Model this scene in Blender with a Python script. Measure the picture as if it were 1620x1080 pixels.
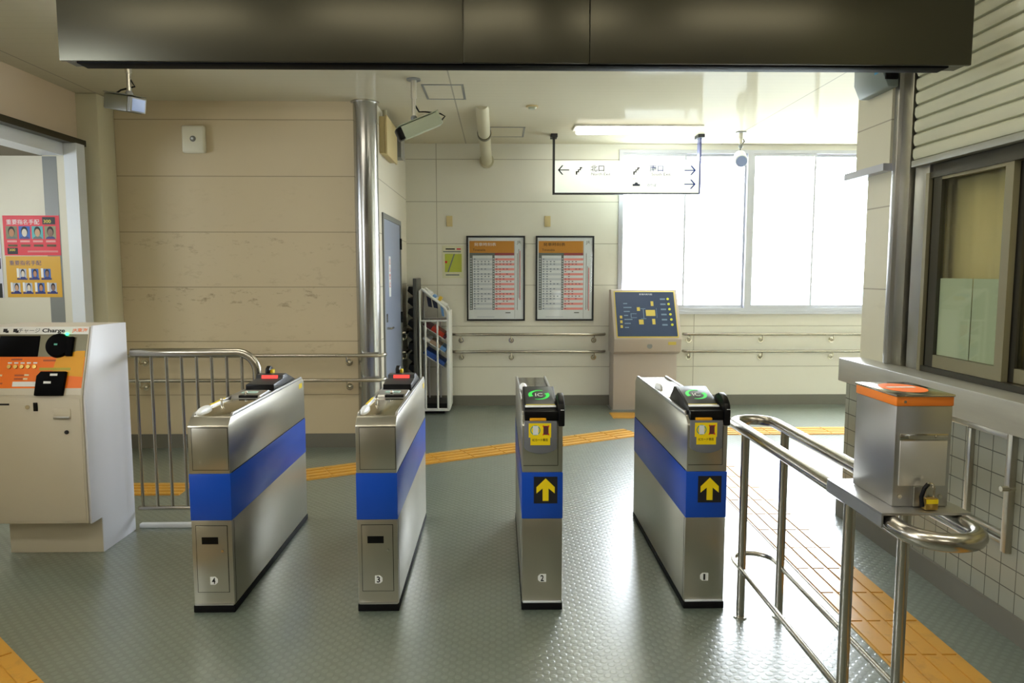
import bpy, bmesh, math, random
from mathutils import Vector, Matrix
random.seed(7)
for o in list(bpy.data.objects): bpy.data.objects.remove(o)
S = bpy.context.scene
COL = S.collection

# ------------------------------------------------------------------ camera
F = 1150.0
pitch = math.atan(109 / F); yaw = math.atan(21 / F)
cd = bpy.data.cameras.new('camera'); cam = bpy.data.objects.new('camera', cd); COL.objects.link(cam)
cd.sensor_width = 36; cd.lens = 36 * F / 1620; cd.clip_start = .05; cd.clip_end = 300
cam.location = (0, 0, 1.6); cam.rotation_euler = (math.pi / 2 - pitch, 0, -yaw)
S.camera = cam

# ------------------------------------------------------------------ world, lamps, exposure
W = bpy.data.worlds.new('overcast_sky'); S.world = W; W.use_nodes = True
wb = W.node_tree.nodes['Background']; wb.inputs[0].default_value = (.86, .93, 1, 1); wb.inputs[1].default_value = 11.0
S.view_settings.view_transform = 'Standard'; S.view_settings.look = 'None'
S.view_settings.exposure = 1.05; S.view_settings.gamma = 1; S.view_settings.use_curve_mapping = False
TUBE = 4.5           # strength of the fluorescent diffusers
HALL_FILL = 7.0  # strength of the unseen hall lamps added for brightness
GATE_FILL = 4.5  # strength of the hidden lamps added over the gates
def light_portal(loc, rot, sx, sy):
    l = bpy.data.lights.new('sky_portal', 'AREA'); l.shape = 'RECTANGLE'; l.size = sx; l.size_y = sy; l.cycles.is_portal = True
    o = bpy.data.objects.new('sky_portal', l); COL.objects.link(o); o.location = loc; o.rotation_euler = rot
light_portal((3.73, 8.75, 2.09), (-math.pi / 2, 0, 0), 4.66, 1.9)
light_portal((-5.06, 4.65, 2.1), (0, -math.pi / 2, 0), .7, 1.0)
light_portal((-3.72, 1.6, 2.05), (0, -math.pi / 2, 0), .9, 1.5)

# ------------------------------------------------------------------ materials
def c(h):
    h = h.lstrip('#'); v = [int(h[i:i + 2], 16) / 255 for i in (0, 2, 4)]
    return tuple((x / 12.92 if x <= .04045 else ((x + .055) / 1.055) ** 2.4) for x in v) + (1,)
def mat(name, col, rough=.5, metal=0, coat=0, emit=None, es=0, spec=.5):
    m = bpy.data.materials.new(name); m.use_nodes = True; b = m.node_tree.nodes['Principled BSDF']
    b.inputs['Base Color'].default_value = c(col) if isinstance(col, str) else tuple(col) + (1,)
    b.inputs['Roughness'].default_value = rough; b.inputs['Metallic'].default_value = metal
    b.inputs['Coat Weight'].default_value = coat; b.inputs['Specular IOR Level'].default_value = spec
    if emit: b.inputs['Emission Color'].default_value = c(emit); b.inputs['Emission Strength'].default_value = es
    return m
class NT:
    def __init__(s, m): s.t = m.node_tree; s.b = s.t.nodes['Principled BSDF']
    def n(s, k, **kw):
        x = s.t.nodes.new(k)
        for a, v in kw.items(): setattr(x, a, v)
        return x
    def l(s, a, b): s.t.links.new(a, b)
    def math(s, op, a, b=None, cc=None, clamp=False):
        x = s.n('ShaderNodeMath', operation=op); x.use_clamp = clamp
        for i, v in enumerate((a, b, cc)):
            if v is None: continue
            if hasattr(v, 'is_linked'): s.l(v, x.inputs[i])
            else: x.inputs[i].default_value = v
        return x.outputs[0]
    def noise(s, vec, scale, detail=4, rough=.55):
        x = s.n('ShaderNodeTexNoise'); x.inputs['Scale'].default_value = scale; x.inputs['Detail'].default_value = detail
        x.inputs['Roughness'].default_value = rough; s.l(vec, x.inputs['Vector']); return x.outputs[0]
    def ramp(s, f, stops):
        x = s.n('ShaderNodeValToRGB'); e = x.color_ramp.elements
        while len(e) < len(stops): e.new(.5)
        for el, (p, cc) in zip(e, stops): el.position = p; el.color = cc if len(cc) == 4 else tuple(cc) + (1,)
        s.l(f, x.inputs[0]); return x.outputs[0]
    def mix(s, f, a, b, bt='MIX'):
        x = s.n('ShaderNodeMix', data_type='RGBA', blend_type=bt)
        for i, v in ((0, f), (6, a), (7, b)):
            if hasattr(v, 'is_linked'): s.l(v, x.inputs[i])
            else: x.inputs[i].default_value = v
        return x.outputs[2]
    def pos(s): return s.n('ShaderNodeNewGeometry').outputs['Position']
    def obj(s): return s.n('ShaderNodeTexCoord').outputs['Object']
    def scale(s, v, sc):
        x = s.n('ShaderNodeMapping'); x.inputs['Scale'].default_value = sc; s.l(v, x.inputs['Vector']); return x.outputs[0]
    def xyz(s, v):
        x = s.n('ShaderNodeSeparateXYZ'); s.l(v, x.inputs[0]); return x.outputs
    def bump(s, h, st, d):
        x = s.n('ShaderNodeBump'); x.inputs['Strength'].default_value = st; x.inputs['Distance'].default_value = d
        s.l(h, x.inputs['Height']); s.l(x.outputs[0], s.b.inputs['Normal'])

def line_mask(t, coord, pitch_, off, w):           # 1 on a joint line, repeating
    q = t.math('SUBTRACT', coord, off); q = t.math('DIVIDE', q, pitch_)
    q = t.math('FRACT', t.math('ADD', q, 100.5)); q = t.math('ABSOLUTE', t.math('SUBTRACT', q, .5))
    return t.math('LESS_THAN', q, w / pitch_)
def steel(name, col='#c9c4b8', rough=.3, direction=(1, 1, 60), var=.12):
    m = mat(name, col, rough, 1); t = NT(m)
    n = t.noise(t.scale(t.obj(), direction), 9, 3)
    r = t.math('MULTIPLY_ADD', n, var, rough - var / 2); t.l(r, t.b.inputs['Roughness'])
    return m
M = {}
M['steel'] = steel('brushed_steel', '#bbb8ac', .34)
M['steel_side'] = steel('brushed_steel_side', '#bfbfbe', .36)
M['chrome'] = mat('polished_steel', '#cfcabb', .16, 1)
M['tube'] = steel('satin_tube', '#b6b2a8', .24, (1, 1, 1), .05)
M['blue'] = mat('blue_enamel', '#0446b4', .36, 0, 0)
M['black'] = mat('black_plastic', '#040405', .38, spec=.25)
M['blackmatt'] = mat('black_rubber', '#08090c', .65, spec=.2)
M['screenblack'] = mat('matt_black', '#030304', .6, spec=.06)
M['white'] = mat('white_paint', '#e9e9e6', .4)
M['whiteplastic'] = mat('white_plastic', '#eef2f5', .3)
M['yellow'] = mat('yellow_sticker', '#f3d60c', .45)
M['orange'] = mat('orange_panel', '#f87a16', .45, spec=.3)
M['amber'] = mat('amber_panel', '#eaa71c', .45, spec=.3)
M['red'] = mat('red_print', '#d8152c', .5)
M['ink'] = mat('dark_ink', '#15151a', .55)
M['navy'] = mat('navy_ink', '#1c2a78', .5)
M['cream'] = mat('cream_paint', '#d6d1b6', .42)
M['jamb'] = mat('pale_aluminium', '#dfe4ea', .35)
M['greyframe'] = mat('grey_frame', '#7f817f', .4)
M['alu'] = mat('aluminium_sash', '#b7b9c2', .38, .5)
M['darksash'] = mat('bronze_sash', '#4c4a40', .35, .6)
M['khaki'] = mat('khaki_sash', '#8a8468', .4, .4)
M['grey_plastic'] = mat('grey_plastic', '#6c6e74', .45)
M['header'] = mat('dark_bronze', '#454337', .32, .75)
M['reader'] = mat('reader_panel', '#33363a', .35)
M['green'] = mat('glowing_green_print', '#1fae3c', .4, emit='#1fd048', es=.35)  # symbol print also given a faint glow of its own
M['doorgrey'] = mat('blue_grey_door', '#8e98b0', .4)
M['kiosk'] = mat('kiosk_grey', '#b3a79d', .5)
M['mapnavy'] = mat('map_navy', '#24385a', .4)
M['mapyellow'] = mat('map_yellow', '#c9b452', .5)
M['paper'] = mat('paper', '#eceeee', .6)
M['beige_box'] = mat('beige_enamel', '#cbb887', .45)
M['machine'] = mat('machine_front', '#ccc4b2', .45)
M['machine_side'] = mat('machine_side', '#d7d9e2', .4)
M['basegrey'] = mat('grey_skirting', '#6f6d63', .45)
M['stone'] = None
M['shutter'] = mat('shutter_slats', '#c9c9ae', .3, .05, .3)
M['skin'] = mat('skin_print', '#c98f68', .6)
M['hair'] = mat('hair_print', '#17120f', .6)
M['lensblue'] = mat('lens_glass', '#9fb2e0', .12, 0, .6)
M['camgrey'] = mat('camera_grey', '#a9b098', .45)
M['camdark'] = mat('camera_dark', '#55533c', .45)
M['pipe'] = mat('pipe_paint', '#c2bca0', .4)
M['pinkbar'] = mat('pink_rows', '#f09a98', .6)
M['greybar'] = mat('grey_rows', '#707878', .6)
M['palebar'] = mat('pale_rows', '#c9d0da', .6)
M['brownbar'] = mat('ochre_title', '#c98a30', .55)
M['redlamp'] = mat('red_display', '#e23b34', .4, emit='#e23b34', es=.5)
M['brass'] = mat('brass', '#c2a25a', .3, .9)
def emission(name, col, st):
    m = mat(name, col, .5, emit=col, es=st); return m
M['lamp'] = emission('fluorescent_diffuser', '#fff9ea', TUBE)
M['hall_fill'] = emission('added_hall_diffuser', '#fff6e2', HALL_FILL)
M['gate_fill'] = emission('added_gate_diffuser', '#fff6e2', GATE_FILL)
M['signlit'] = emission('lit_sign_face', '#d0d8cc', .40)
M['led'] = emission('green_led', '#37ff7a', 2.5)

def cladding(name, col, vert=None, axis='X', zp=.49, zo=.0, dirt=.3):
    m = mat(name, col, .5, 0, .0, spec=.4); t = NT(m); p = t.pos(); x, y, z = t.xyz(p)
    h = line_mask(t, z, zp, zo, .004)
    if vert:
        k = line_mask(t, {'X': x, 'Y': y}[axis], vert[0], vert[1], .004); h = t.math('MAXIMUM', h, k)
    base = c(col)
    n1 = t.noise(t.scale(p, (1, 1, .6)), 1.3, 5); cl = t.mix(t.math('MULTIPLY', t.math('SUBTRACT', n1, .35, clamp=True), .5), base, tuple(v * .84 for v in base[:3]) + (1,))
    n2 = t.noise(t.scale(p, (2.2, 2.2, 5)), 3.2, 6, .7)
    # rubbed dirt along the upper edges of the boards
    fr = t.math('FRACT', t.math('ADD', t.math('DIVIDE', t.math('SUBTRACT', z, zo), zp), 100))
    nearline = t.math('GREATER_THAN', fr, .62)
    low = t.math('SUBTRACT', 1, t.math('SMOOTH_MIN', t.math('ABSOLUTE', t.math('SUBTRACT', z, 1.45)), 1, .2), clamp=True)
    d = t.math('MULTIPLY', t.math('MULTIPLY', t.math('SUBTRACT', n2, .56, clamp=True), 5 * dirt), t.math('MULTIPLY_ADD', nearline, .5, .35), clamp=True)
    d = t.math('MULTIPLY', d, low)
    cl = t.mix(d, cl, c('#6d5234'))
    cl = t.mix(t.math('MULTIPLY', h, .55), cl, c('#6b6048'))
    t.l(cl, t.b.inputs['Base Color']); t.bump(t.math('SUBTRACT', 1, h), .5, .004)
    return m
M['wall_l'] = cladding('beige_boards', '#ccbd9e', dirt=1.1)
M['wall_b'] = cladding('cream_boards', '#dedbcf', vert=(3.08, -.73), zo=-.02, dirt=.15)
M['wall_s'] = cladding('pale_boards', '#dcd6c6', dirt=.1)
M['wall_p'] = cladding('pillar_boards', '#cfcbb2', zo=.03, dirt=.15)
M['fascia'] = mat('beige_fascia', '#d0bea6', .5)

def ceiling_mat():
    m = mat('gloss_ceiling', '#cfc9b4', .6, 0, .0, spec=0); t = NT(m); x, y, z = t.xyz(t.pos())
    h = line_mask(t, y, .1, 0, .003); k = line_mask(t, x, 3.0, 2.62, .006)
    cl = t.mix(t.math('MULTIPLY', h, .12), c('#cfc9b4'), c('#8f8a72')); cl = t.mix(t.math('MULTIPLY', k, .6), cl, c('#8d8a80'))
    t.l(cl, t.b.inputs['Base Color'])
    n = t.noise(t.scale(t.pos(), (.6, 10, 1)), 3, 2)
    t.bump(t.math('ADD', t.math('MULTIPLY', h, -1), t.math('MULTIPLY', n, .25)), .10, .004)
    # thin lacquer: a fixed share of mirror-like reflection
    g = t.n('ShaderNodeBsdfGlossy'); g.inputs['Roughness'].default_value = .07; mx = t.n('ShaderNodeMixShader'); mx.inputs[0].default_value = .035
    bn = [q for q in m.node_tree.nodes if q.type == 'BUMP'][0]; t.l(bn.outputs[0], g.inputs['Normal'])
    out = [q for q in m.node_tree.nodes if q.type == 'OUTPUT_MATERIAL'][0]
    t.l(t.b.outputs[0], mx.inputs[1]); t.l(g.outputs[0], mx.inputs[2]); t.l(mx.outputs[0], out.inputs[0])
    return m
M['ceiling'] = ceiling_mat()
def floor_mat():
    m = mat('studded_floor', '#6f7a6c', .3, 0, .0, spec=.5); t = NT(m); p = t.pos(); x, y, z = t.xyz(p)
    def grid(o, P=.054):
        u = t.math('SUBTRACT', t.math('FRACT', t.math('ADD', t.math('DIVIDE', x, P), 100 + o)), .5)
        v = t.math('SUBTRACT', t.math('FRACT', t.math('ADD', t.math('DIVIDE', y, P), 100 + o)), .5)
        r = t.math('SQRT', t.math('ADD', t.math('MULTIPLY', u, u), t.math('MULTIPLY', v, v)))
        q = t.n('ShaderNodeMapRange', interpolation_type='SMOOTHSTEP'); t.l(r, q.inputs[0])
        q.inputs[1].default_value = .30; q.inputs[2].default_value = .19; q.inputs[3].default_value = 0; q.inputs[4].default_value = 1
        return q.outputs[0]
    st = t.math('MAXIMUM', grid(0), grid(.5))
    n = t.noise(t.scale(p, (1, 1, 1)), 1.1, 5, .6); n2 = t.noise(p, 14, 5, .7)
    cl = t.mix(n, c('#525e50'), c('#6c786e')); cl = t.mix(t.math('MULTIPLY', t.math('SUBTRACT', n2, .5, clamp=True), 1.2), cl, c('#4c4f42'))
    cl = t.mix(t.math('MULTIPLY', st, .18), cl, c('#9aa59c'))
    t.l(cl, t.b.inputs['Base Color']); t.bump(st, .30, .003); t.b.inputs['IOR'].default_value = 2.3; t.b.inputs['Coat Weight'].default_value = .7; t.b.inputs['Coat Roughness'].default_value = .24
    t.l(t.math('MULTIPLY_ADD', n2, .12, .30), t.b.inputs['Roughness'])
    return m
M['floor'] = floor_mat()
def tile_mat():
    m = mat('square_tiles', '#a9ab9c', .25, 0, .1); t = NT(m); x, y, z = t.xyz(t.pos())
    h = t.math('MAXIMUM', line_mask(t, z, .0975, .11, .0024), line_mask(t, t.math('ADD', y, x), .0975, .0, .0024))
    n = t.noise(t.pos(), 6, 3)
    cl = t.mix(t.math('MULTIPLY', n, .35), c('#9a9c8e'), c('#828476')); cl = t.mix(h, cl, c('#4c4c42')); t.l(cl, t.b.inputs['Base Color'])
    t.bump(t.math('SUBTRACT', 1, h), .4, .003); return m
M['tile'] = tile_mat()
def stone_mat():
    m = mat('grey_stone_slab', '#a7a596', .35, 0, .2); t = NT(m); n = t.noise(t.scale(t.pos(), (3, .8, 6)), 3, 6, .6)
    t.l(t.mix(n, c('#89887c'), c('#a9a798')), t.b.inputs['Base Color']); return m
M['stone'] = stone_mat()
def tactile_mat():
    m = mat('tactile_orange', '#e3a23a', .34); m.node_tree.nodes['Principled BSDF'].inputs['IOR'].default_value = 1.9; t = NT(m); p = t.pos(); n = t.noise(p, 9, 5, .7)
    t.l(t.mix(t.math('MULTIPLY', t.math('SUBTRACT', n, .52, clamp=True), 2.2, clamp=True), c('#cc962c'), c('#84622a')), t.b.inputs['Base Color']); return m
M['tactile'] = tactile_mat()
def glass_mat(name, tint=(1, 1, 1), gloss=.08):
    m = bpy.data.materials.new(name); m.use_nodes = True; t = m.node_tree; t.nodes.clear()
    o = t.nodes.new('ShaderNodeOutputMaterial'); mx = t.nodes.new('ShaderNodeMixShader'); tr = t.nodes.new('ShaderNodeBsdfTransparent')
    g = t.nodes.new('ShaderNodeBsdfGlossy'); g.inputs['Roughness'].default_value = .03; tr.inputs[0].default_value = tuple(tint) + (1,)
    lw = t.nodes.new('ShaderNodeLayerWeight'); lw.inputs[0].default_value = .5
    pw = t.nodes.new('ShaderNodeMath'); pw.operation = 'POWER'; pw.inputs[1].default_value = 5; t.links.new(lw.outputs['Facing'], pw.inputs[0])
    ma = t.nodes.new('ShaderNodeMath'); ma.operation = 'MULTIPLY_ADD'; ma.inputs[1].default_value = .95; ma.inputs[2].default_value = .04; t.links.new(pw.outputs[0], ma.inputs[0])
    t.links.new(ma.outputs[0], mx.inputs[0]); t.links.new(tr.outputs[0], mx.inputs[1]); t.links.new(g.outputs[0], mx.inputs[2]); t.links.new(mx.outputs[0], o.inputs[0])
    return m
M['glass'] = glass_mat('window_glass'); M['glass2'] = glass_mat('office_glass', (.93, .94, .9))
def curtain_mat():
    m = mat('beige_curtain', '#cdbf8a', .8); return m
M['curtain'] = curtain_mat()
M['film'] = mat('frosted_sheet', '#bcc8ae', .35, 0, .3)

# ------------------------------------------------------------------ mesh helpers
class MB:
    def __init__(s): s.bm = bmesh.new()
    def poly(s, vs, fs):
        b = [s.bm.verts.new(v) for v in vs]
        for f in fs:
            try: s.bm.faces.new([b[i] for i in f])
            except ValueError: pass
        return s
    def box(s, x0, x1, y0, y1, z0, z1):
        return s.poly([(x, y, z) for x in (x0, x1) for y in (y0, y1) for z in (z0, z1)],
                      [(0, 1, 3, 2), (4, 6, 7, 5), (0, 4, 5, 1), (2, 3, 7, 6), (0, 2, 6, 4), (1, 5, 7, 3)])
    def obox(s, ctr, u, v, w, a, b, d):   # oriented box, half sizes a b d
        u, v, w, ctr = Vector(u).normalized(), Vector(v).normalized(), Vector(w).normalized(), Vector(ctr)
        vs = [ctr + u * a * i + v * b * j + w * d * k for i in (-1, 1) for j in (-1, 1) for k in (-1, 1)]
        return s.poly(vs, [(0, 1, 3, 2), (4, 6, 7, 5), (0, 4, 5, 1), (2, 3, 7, 6), (0, 2, 6, 4), (1, 5, 7, 3)])
    def prism(s, pts, axis, a, b):
        f = {'X': lambda p, q: (q, p[0], p[1]), 'Y': lambda p, q: (p[0], q, p[1]), 'Z': lambda p, q: (p[0], p[1], q)}[axis]
        n = len(pts); vs = [f(p, a) for p in pts] + [f(p, b) for p in pts]
        return s.poly(vs, [tuple(range(n))[::-1], tuple(range(n, 2 * n))] + [(i, (i + 1) % n, n + (i + 1) % n, n + i) for i in range(n)])
    def sheet(s, pts, o, u, v, t):        # flat polygon in a plane (o,u,v), thickness t along u x v
        o, u, v = Vector(o), Vector(u), Vector(v); w = u.cross(v).normalized() * t; n = len(pts)
        a = [o + u * p[0] + v * p[1] for p in pts]; vs = a + [q + w for q in a]
        return s.poly(vs, [tuple(range(n))[::-1], tuple(range(n, 2 * n))] + [(i, (i + 1) % n, n + (i + 1) % n, n + i) for i in range(n)])
    def rect(s, x0, x1, y0, y1, o, u, v, t): return s.sheet([(x0, y0), (x1, y0), (x1, y1), (x0, y1)], o, u, v, t)
    def tube(s, pts, r, seg=12, closed=False):
        pts = [Vector(p) for p in pts]; n = len(pts); rings = []; prev = None
        for i, p in enumerate(pts):
            if closed: d = (pts[(i + 1) % n] - pts[i - 1]).normalized()
            else: d = (pts[min(i + 1, n - 1)] - pts[max(i - 1, 0)]).normalized()
            if prev is None:
                k = Vector((0, 0, 1)) if abs(d.z) < .9 else Vector((1, 0, 0)); a = d.cross(k).normalized()
            else: a = (prev - d * prev.dot(d)).normalized()
            prev = a; b = d.cross(a); rr = r[i] if isinstance(r, (list, tuple)) else r
            rings.append([s.bm.verts.new(p + (a * math.cos(2 * math.pi * j / seg) + b * math.sin(2 * math.pi * j / seg)) * rr) for j in range(seg)])
        for i in range(n if closed else n - 1):
            A, B = rings[i], rings[(i + 1) % n]
            for j in range(seg): s.bm.faces.new((A[j], A[(j + 1) % seg], B[(j + 1) % seg], B[j]))
        if not closed: s.bm.faces.new(rings[0][::-1]); s.bm.faces.new(rings[-1])
        return s
    def cyl(s, a, b, r, r2=None, seg=20): return s.tube([a, b], [r, r if r2 is None else r2], seg)
    def ball(s, p, r, sc=(1, 1, 1), u=14, v=9):
        m = Matrix.Translation(p) @ Matrix.Diagonal((sc[0] * r, sc[1] * r, sc[2] * r, 1))
        bmesh.ops.create_uvsphere(s.bm, u_segments=u, v_segments=v, radius=1, matrix=m); return s
ORG = {}
def top_of(o):
    while o.parent: o = o.parent
    return o
def obj(name, mb, m, parent=None, bevel=0, label=None, smooth=True, seg=2):
    me = bpy.data.meshes.new(name); bm = mb.bm
    bmesh.ops.recalc_face_normals(bm, faces=bm.faces)
    if bevel:
        ed = [e for e in bm.edges if len(e.link_faces) == 2 and e.calc_face_angle(0) > .5]
        bmesh.ops.bevel(bm, geom=ed, offset=bevel, segments=seg, affect='EDGES', profile=.5, clamp_overlap=True)
    if smooth:
        for f in bm.faces: f.smooth = True
        for e in bm.edges: e.smooth = not (len(e.link_faces) == 2 and e.calc_face_angle(0) > .6)
    bm.to_mesh(me); bm.free(); me.materials.append(M[m] if isinstance(m, str) else m)
    o = bpy.data.objects.new(name, me); COL.objects.link(o)
    if parent:
        o.parent = parent; t = top_of(parent)
        me.transform(Matrix.Translation(-ORG.get(t.name, Vector())))
    if label: o['label'] = label
    return o
def tag(o, label, cat, group=None):
    o['label'] = label; o['category'] = cat
    if group: o['group'] = group
    return o
def thing(name, label, cat, loc, group=None):
    o = bpy.data.objects.new(name, None); COL.objects.link(o); o.location = loc; o.empty_display_size = .1
    ORG[o.name] = Vector(loc); return tag(o, label, cat, group)
def solo(name, mb, m, label, cat, group=None, bevel=0): return tag(obj(name, mb, m, None, bevel), label, cat, group)
def struct(name, mb, m, parent=None, bevel=0):
    o = obj(name, mb, m, parent, bevel)
    if not parent: o['kind'] = 'structure'
    return o
def text(body, m, parent, ctr, u, v, w, h, name='lettering', ext=.0006, label=None, stretch=True, bold=0):
    cu = bpy.data.curves.new('lettering', 'FONT'); cu.body = body; cu.extrude = 0; cu.offset = bold; cu.resolution_u = 3
    t = bpy.data.objects.new('lettering_tmp', cu); COL.objects.link(t)
    bpy.context.view_layer.update(); dg = bpy.context.evaluated_depsgraph_get()
    me = bpy.data.meshes.new_from_object(t.evaluated_get(dg)); bpy.data.objects.remove(t); bpy.data.curves.remove(cu)
    bm = bmesh.new(); bm.from_mesh(me); bpy.data.meshes.remove(me)
    if not bm.verts: bm.free(); return None
    xs = [q.co.x for q in bm.verts]; ys = [q.co.y for q in bm.verts]
    W_, H_ = max(xs) - min(xs) or 1, max(ys) - min(ys) or 1; sx, sy = w / W_, h / H_
    if not stretch: sx = sy = min(sx, sy)
    u, v, ctr = Vector(u).normalized(), Vector(v).normalized(), Vector(ctr); n = u.cross(v).normalized()
    cx, cy = (max(xs) + min(xs)) / 2, (max(ys) + min(ys)) / 2
    for q in bm.verts: q.co = ctr + u * (q.co.x - cx) * sx + v * (q.co.y - cy) * sy
    r = bmesh.ops.extrude_face_region(bm, geom=bm.faces[:])
    for e in r['geom']:
        if isinstance(e, bmesh.types.BMVert): e.co += n * ext
    mb = MB(); mb.bm.free(); mb.bm = bm
    return obj(name, mb, m, parent, label=label, smooth=False)
X3, Y3, Z3 = Vector((1, 0, 0)), Vector((0, 1, 0)), Vector((0, 0, 1))
def arc(cx, cy, r, a0, a1, n, f): return [f(cx + r * math.cos(math.radians(a0 + (a1 - a0) * i / n)), cy + r * math.sin(math.radians(a0 + (a1 - a0) * i / n))) for i in range(n + 1)]

# ------------------------------------------------------------------ setting
HC = 3.10; YB = 8.69; YL = 6.60; XS = -1.09; XL = -3.55; YR = -3.0; XE = 6.2
struct('floor', MB().box(-5, XE + .2, YR - .2, YB + .2, -.1, 0), 'floor')
struct('ceiling', MB().box(-5, XE + .2, YR - .2, YB + .2, HC, HC + .1), 'ceiling')
struct('wall_left_boards', MB().box(-3.75, XS - .06, YL, YL + .2, 0, HC), 'wall_l').name = 'wall_left'
struct('wall_side', MB().box(XS - .12, XS, YL + .06, YB, 0, HC), 'wall_s')
wb_ = MB().box(XS - .12, 1.42, YB, YB + .15, 0, HC).box(1.42, XE, YB, YB + .15, 0, 1.137).box(1.42, XE, YB, YB + .15, 3.035, HC)
struct('wall_back', wb_, 'wall_b')
struct('wall_east', MB().box(XE, XE + .15, 4.6, YB + .15, 0, HC), 'wall_b')
struct('wall_rear', MB().box(-5, 2.6, YR - .15, YR, 0, HC), mat('rear_wall_brown', '#776b52', .5))
struct('wall_office', MB().box(2.62, XE, 4.4, 4.55, 0, HC), 'wall_p')
# left wall: fascia, pilaster, recess
struct('trim_1', MB().box(-3.75, XL, YR, 6.52, 2.70, HC), 'fascia')
struct('trim_2', MB().box(-3.70, XL + .07, 3.4, 6.5, 2.655, 2.705), 'header')
struct('wall_pilaster', MB().box(-3.75, -3.37, 6.33, YL, 0, HC), 'cream', None, .014)
struct('wall_recess', MB().box(-5, -3.54, 6.16, 6.33, 0, 2.655), mat('recess_cream', '#d8d3c0', .5))
struct('trim_3', MB().box(-3.752, -3.635, 6.1585, 6.165, 0, 2.55), 'greyframe')
struct('trim_4', MB().box(-3.558, -3.452, 6.13, 6.25, 0, 2.655), 'jamb')
struct('trim_11', MB().box(-3.75, -3.56, 3.4, 6.13, 2.555, 2.655), 'jamb')
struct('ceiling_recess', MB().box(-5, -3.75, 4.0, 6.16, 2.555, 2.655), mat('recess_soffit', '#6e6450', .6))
struct('wall_recess_outer', MB().box(-5.05, -4.95, 4.0, 6.3, 0, 1.75).box(-5.05, -4.95, 4.0, 6.3, 2.45, 2.7).box(-5.05, -4.95, 4.0, 4.15, 1.75, 2.45).box(-5.05, -4.95, 5.15, 6.3, 1.75, 2.45), 'cream')
w = bpy.data.objects.new('window_added_6', None); COL.objects.link(w); w['kind'] = 'structure'  # unseen window added to let daylight into the recess
obj('glass_pane', MB().box(-5.003, -4.997, 4.15, 5.15, 1.75, 2.45), 'glass', w)
obj('window_frame', MB().box(-5.03, -4.97, 4.63, 4.67, 1.75, 2.45).box(-5.03, -4.97, 4.15, 5.15, 1.75, 1.79), 'alu', w)
struct('wall_left_near', MB().box(-3.75, XL, YR, .85, 0, 2.7).box(-3.75, XL, .85, 2.35, 0, 1.6).box(-3.75, XL, 2.35, 3.4, 0, 2.5).box(-3.75, XL, 3.4, 4.05, 0, 2.7).box(-3.75, XL, .85, 3.4, 2.5, 2.7), 'wall_l')
struct('wall_recess_near', MB().box(-5, -3.75, 3.95, 4.05, 0, 2.7), 'cream')
def window(name, x0, x1, mid):
    w = bpy.data.objects.new(name, None); COL.objects.link(w); w['kind'] = 'structure'
    y0, y1, z0, z1 = YB - .02, YB + .1, 1.137, 3.035
    f = MB().box(x0, x0 + .035, y0, y1, z0, z1).box(x1 - .035, x1, y0, y1, z0, z1).box(x0 + .035, x1 - .035, y0, y1, z0, z0 + .04).box(x0 + .035, x1 - .035, y0, y1, z1 - .04, z1)
    obj('window_frame', f, 'alu', w)
    for a, b, yy in ((x0 + .035, mid + .014, y0 + .03), (mid - .014, x1 - .035, y0 + .07)):
        s_ = MB().box(a, a + .022, yy - .014, yy + .014, z0 + .04, z1 - .04).box(b - .022, b, yy - .014, yy + .014, z0 + .04, z1 - .04)
        s_.box(a + .022, b - .022, yy - .014, yy + .014, z0 + .04, z0 + .075).box(a + .022, b - .022, yy - .014, yy + .014, z1 - .07, z1 - .04)
        q = obj('sash', s_, 'alu', w)
        obj('glass_pane', MB().box(a + .022, b - .022, yy - .003, yy + .003, z0 + .075, z1 - .07), 'glass', q)
    return w
window('window_1', 1.42, 2.975, 2.205); window('window_2', 2.975, 4.53, 3.745); window('window_3', 4.53, XE, 5.4)
struct('trim_5', MB().box(1.40, XE, YB - .045, YB + .02, 1.105, 1.137), 'alu')
w = bpy.data.objects.new('window_added_4', None); COL.objects.link(w); w['kind'] = 'structure'  # unseen window added in the left wall for more daylight
obj('window_frame', MB().box(-3.68, -3.6, .85, .9, 1.6, 2.5).box(-3.68, -3.6, 2.3, 2.35, 1.6, 2.5).box(-3.68, -3.6, .9, 2.3, 1.6, 1.65).box(-3.68, -3.6, .9, 2.3, 2.45, 2.5), 'alu', w)
obj('glass_pane', MB().box(-3.645, -3.639, .9, 2.3, 1.65, 2.45), 'glass', w)
struct('baseboard_left', MB().box(-3.37, -1.28, YL - .012, YL, 0, .13), 'basegrey')
struct('baseboard_back', MB().box(XS, XE, YB - .012, YB, 0, .125), 'basegrey')
struct('baseboard_side', MB().box(XS, XS + .012, 8.12, YB, 0, .125), 'basegrey')
# door on the side wall
d = bpy.data.objects.new('door_1', None); COL.objects.link(d); d['kind'] = 'structure'
obj('door_frame', MB().box(XS - .01, XS + .015, 6.88, 6.93, 0, 2.16).box(XS - .01, XS + .015, 8.07, 8.12, 0, 2.16).box(XS - .01, XS + .015, 6.93, 8.07, 2.11, 2.16), 'greyframe', d)
obj('door_leaf', MB().box(XS - .03, XS + .006, 6.93, 8.07, .01, 2.11), 'doorgrey', d)
h = obj('door_handle', MB().cyl((XS, 7.06, 1.06), (XS + .05, 7.06, 1.06), .012).tube([(XS + .05, 7.05, 1.06), (XS + .05, 7.18, 1.06)], .01), 'chrome', d)
obj('lock_plate', MB().box(XS, XS + .012, 7.03, 7.09, 1.12, 1.2), 'chrome', d)
for z in (.25, 1.05, 1.85): obj('hinge', MB().cyl((XS + .014, 8.07, z), (XS + .014, 8.07, z + .12), .014), 'blackmatt', d)
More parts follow.
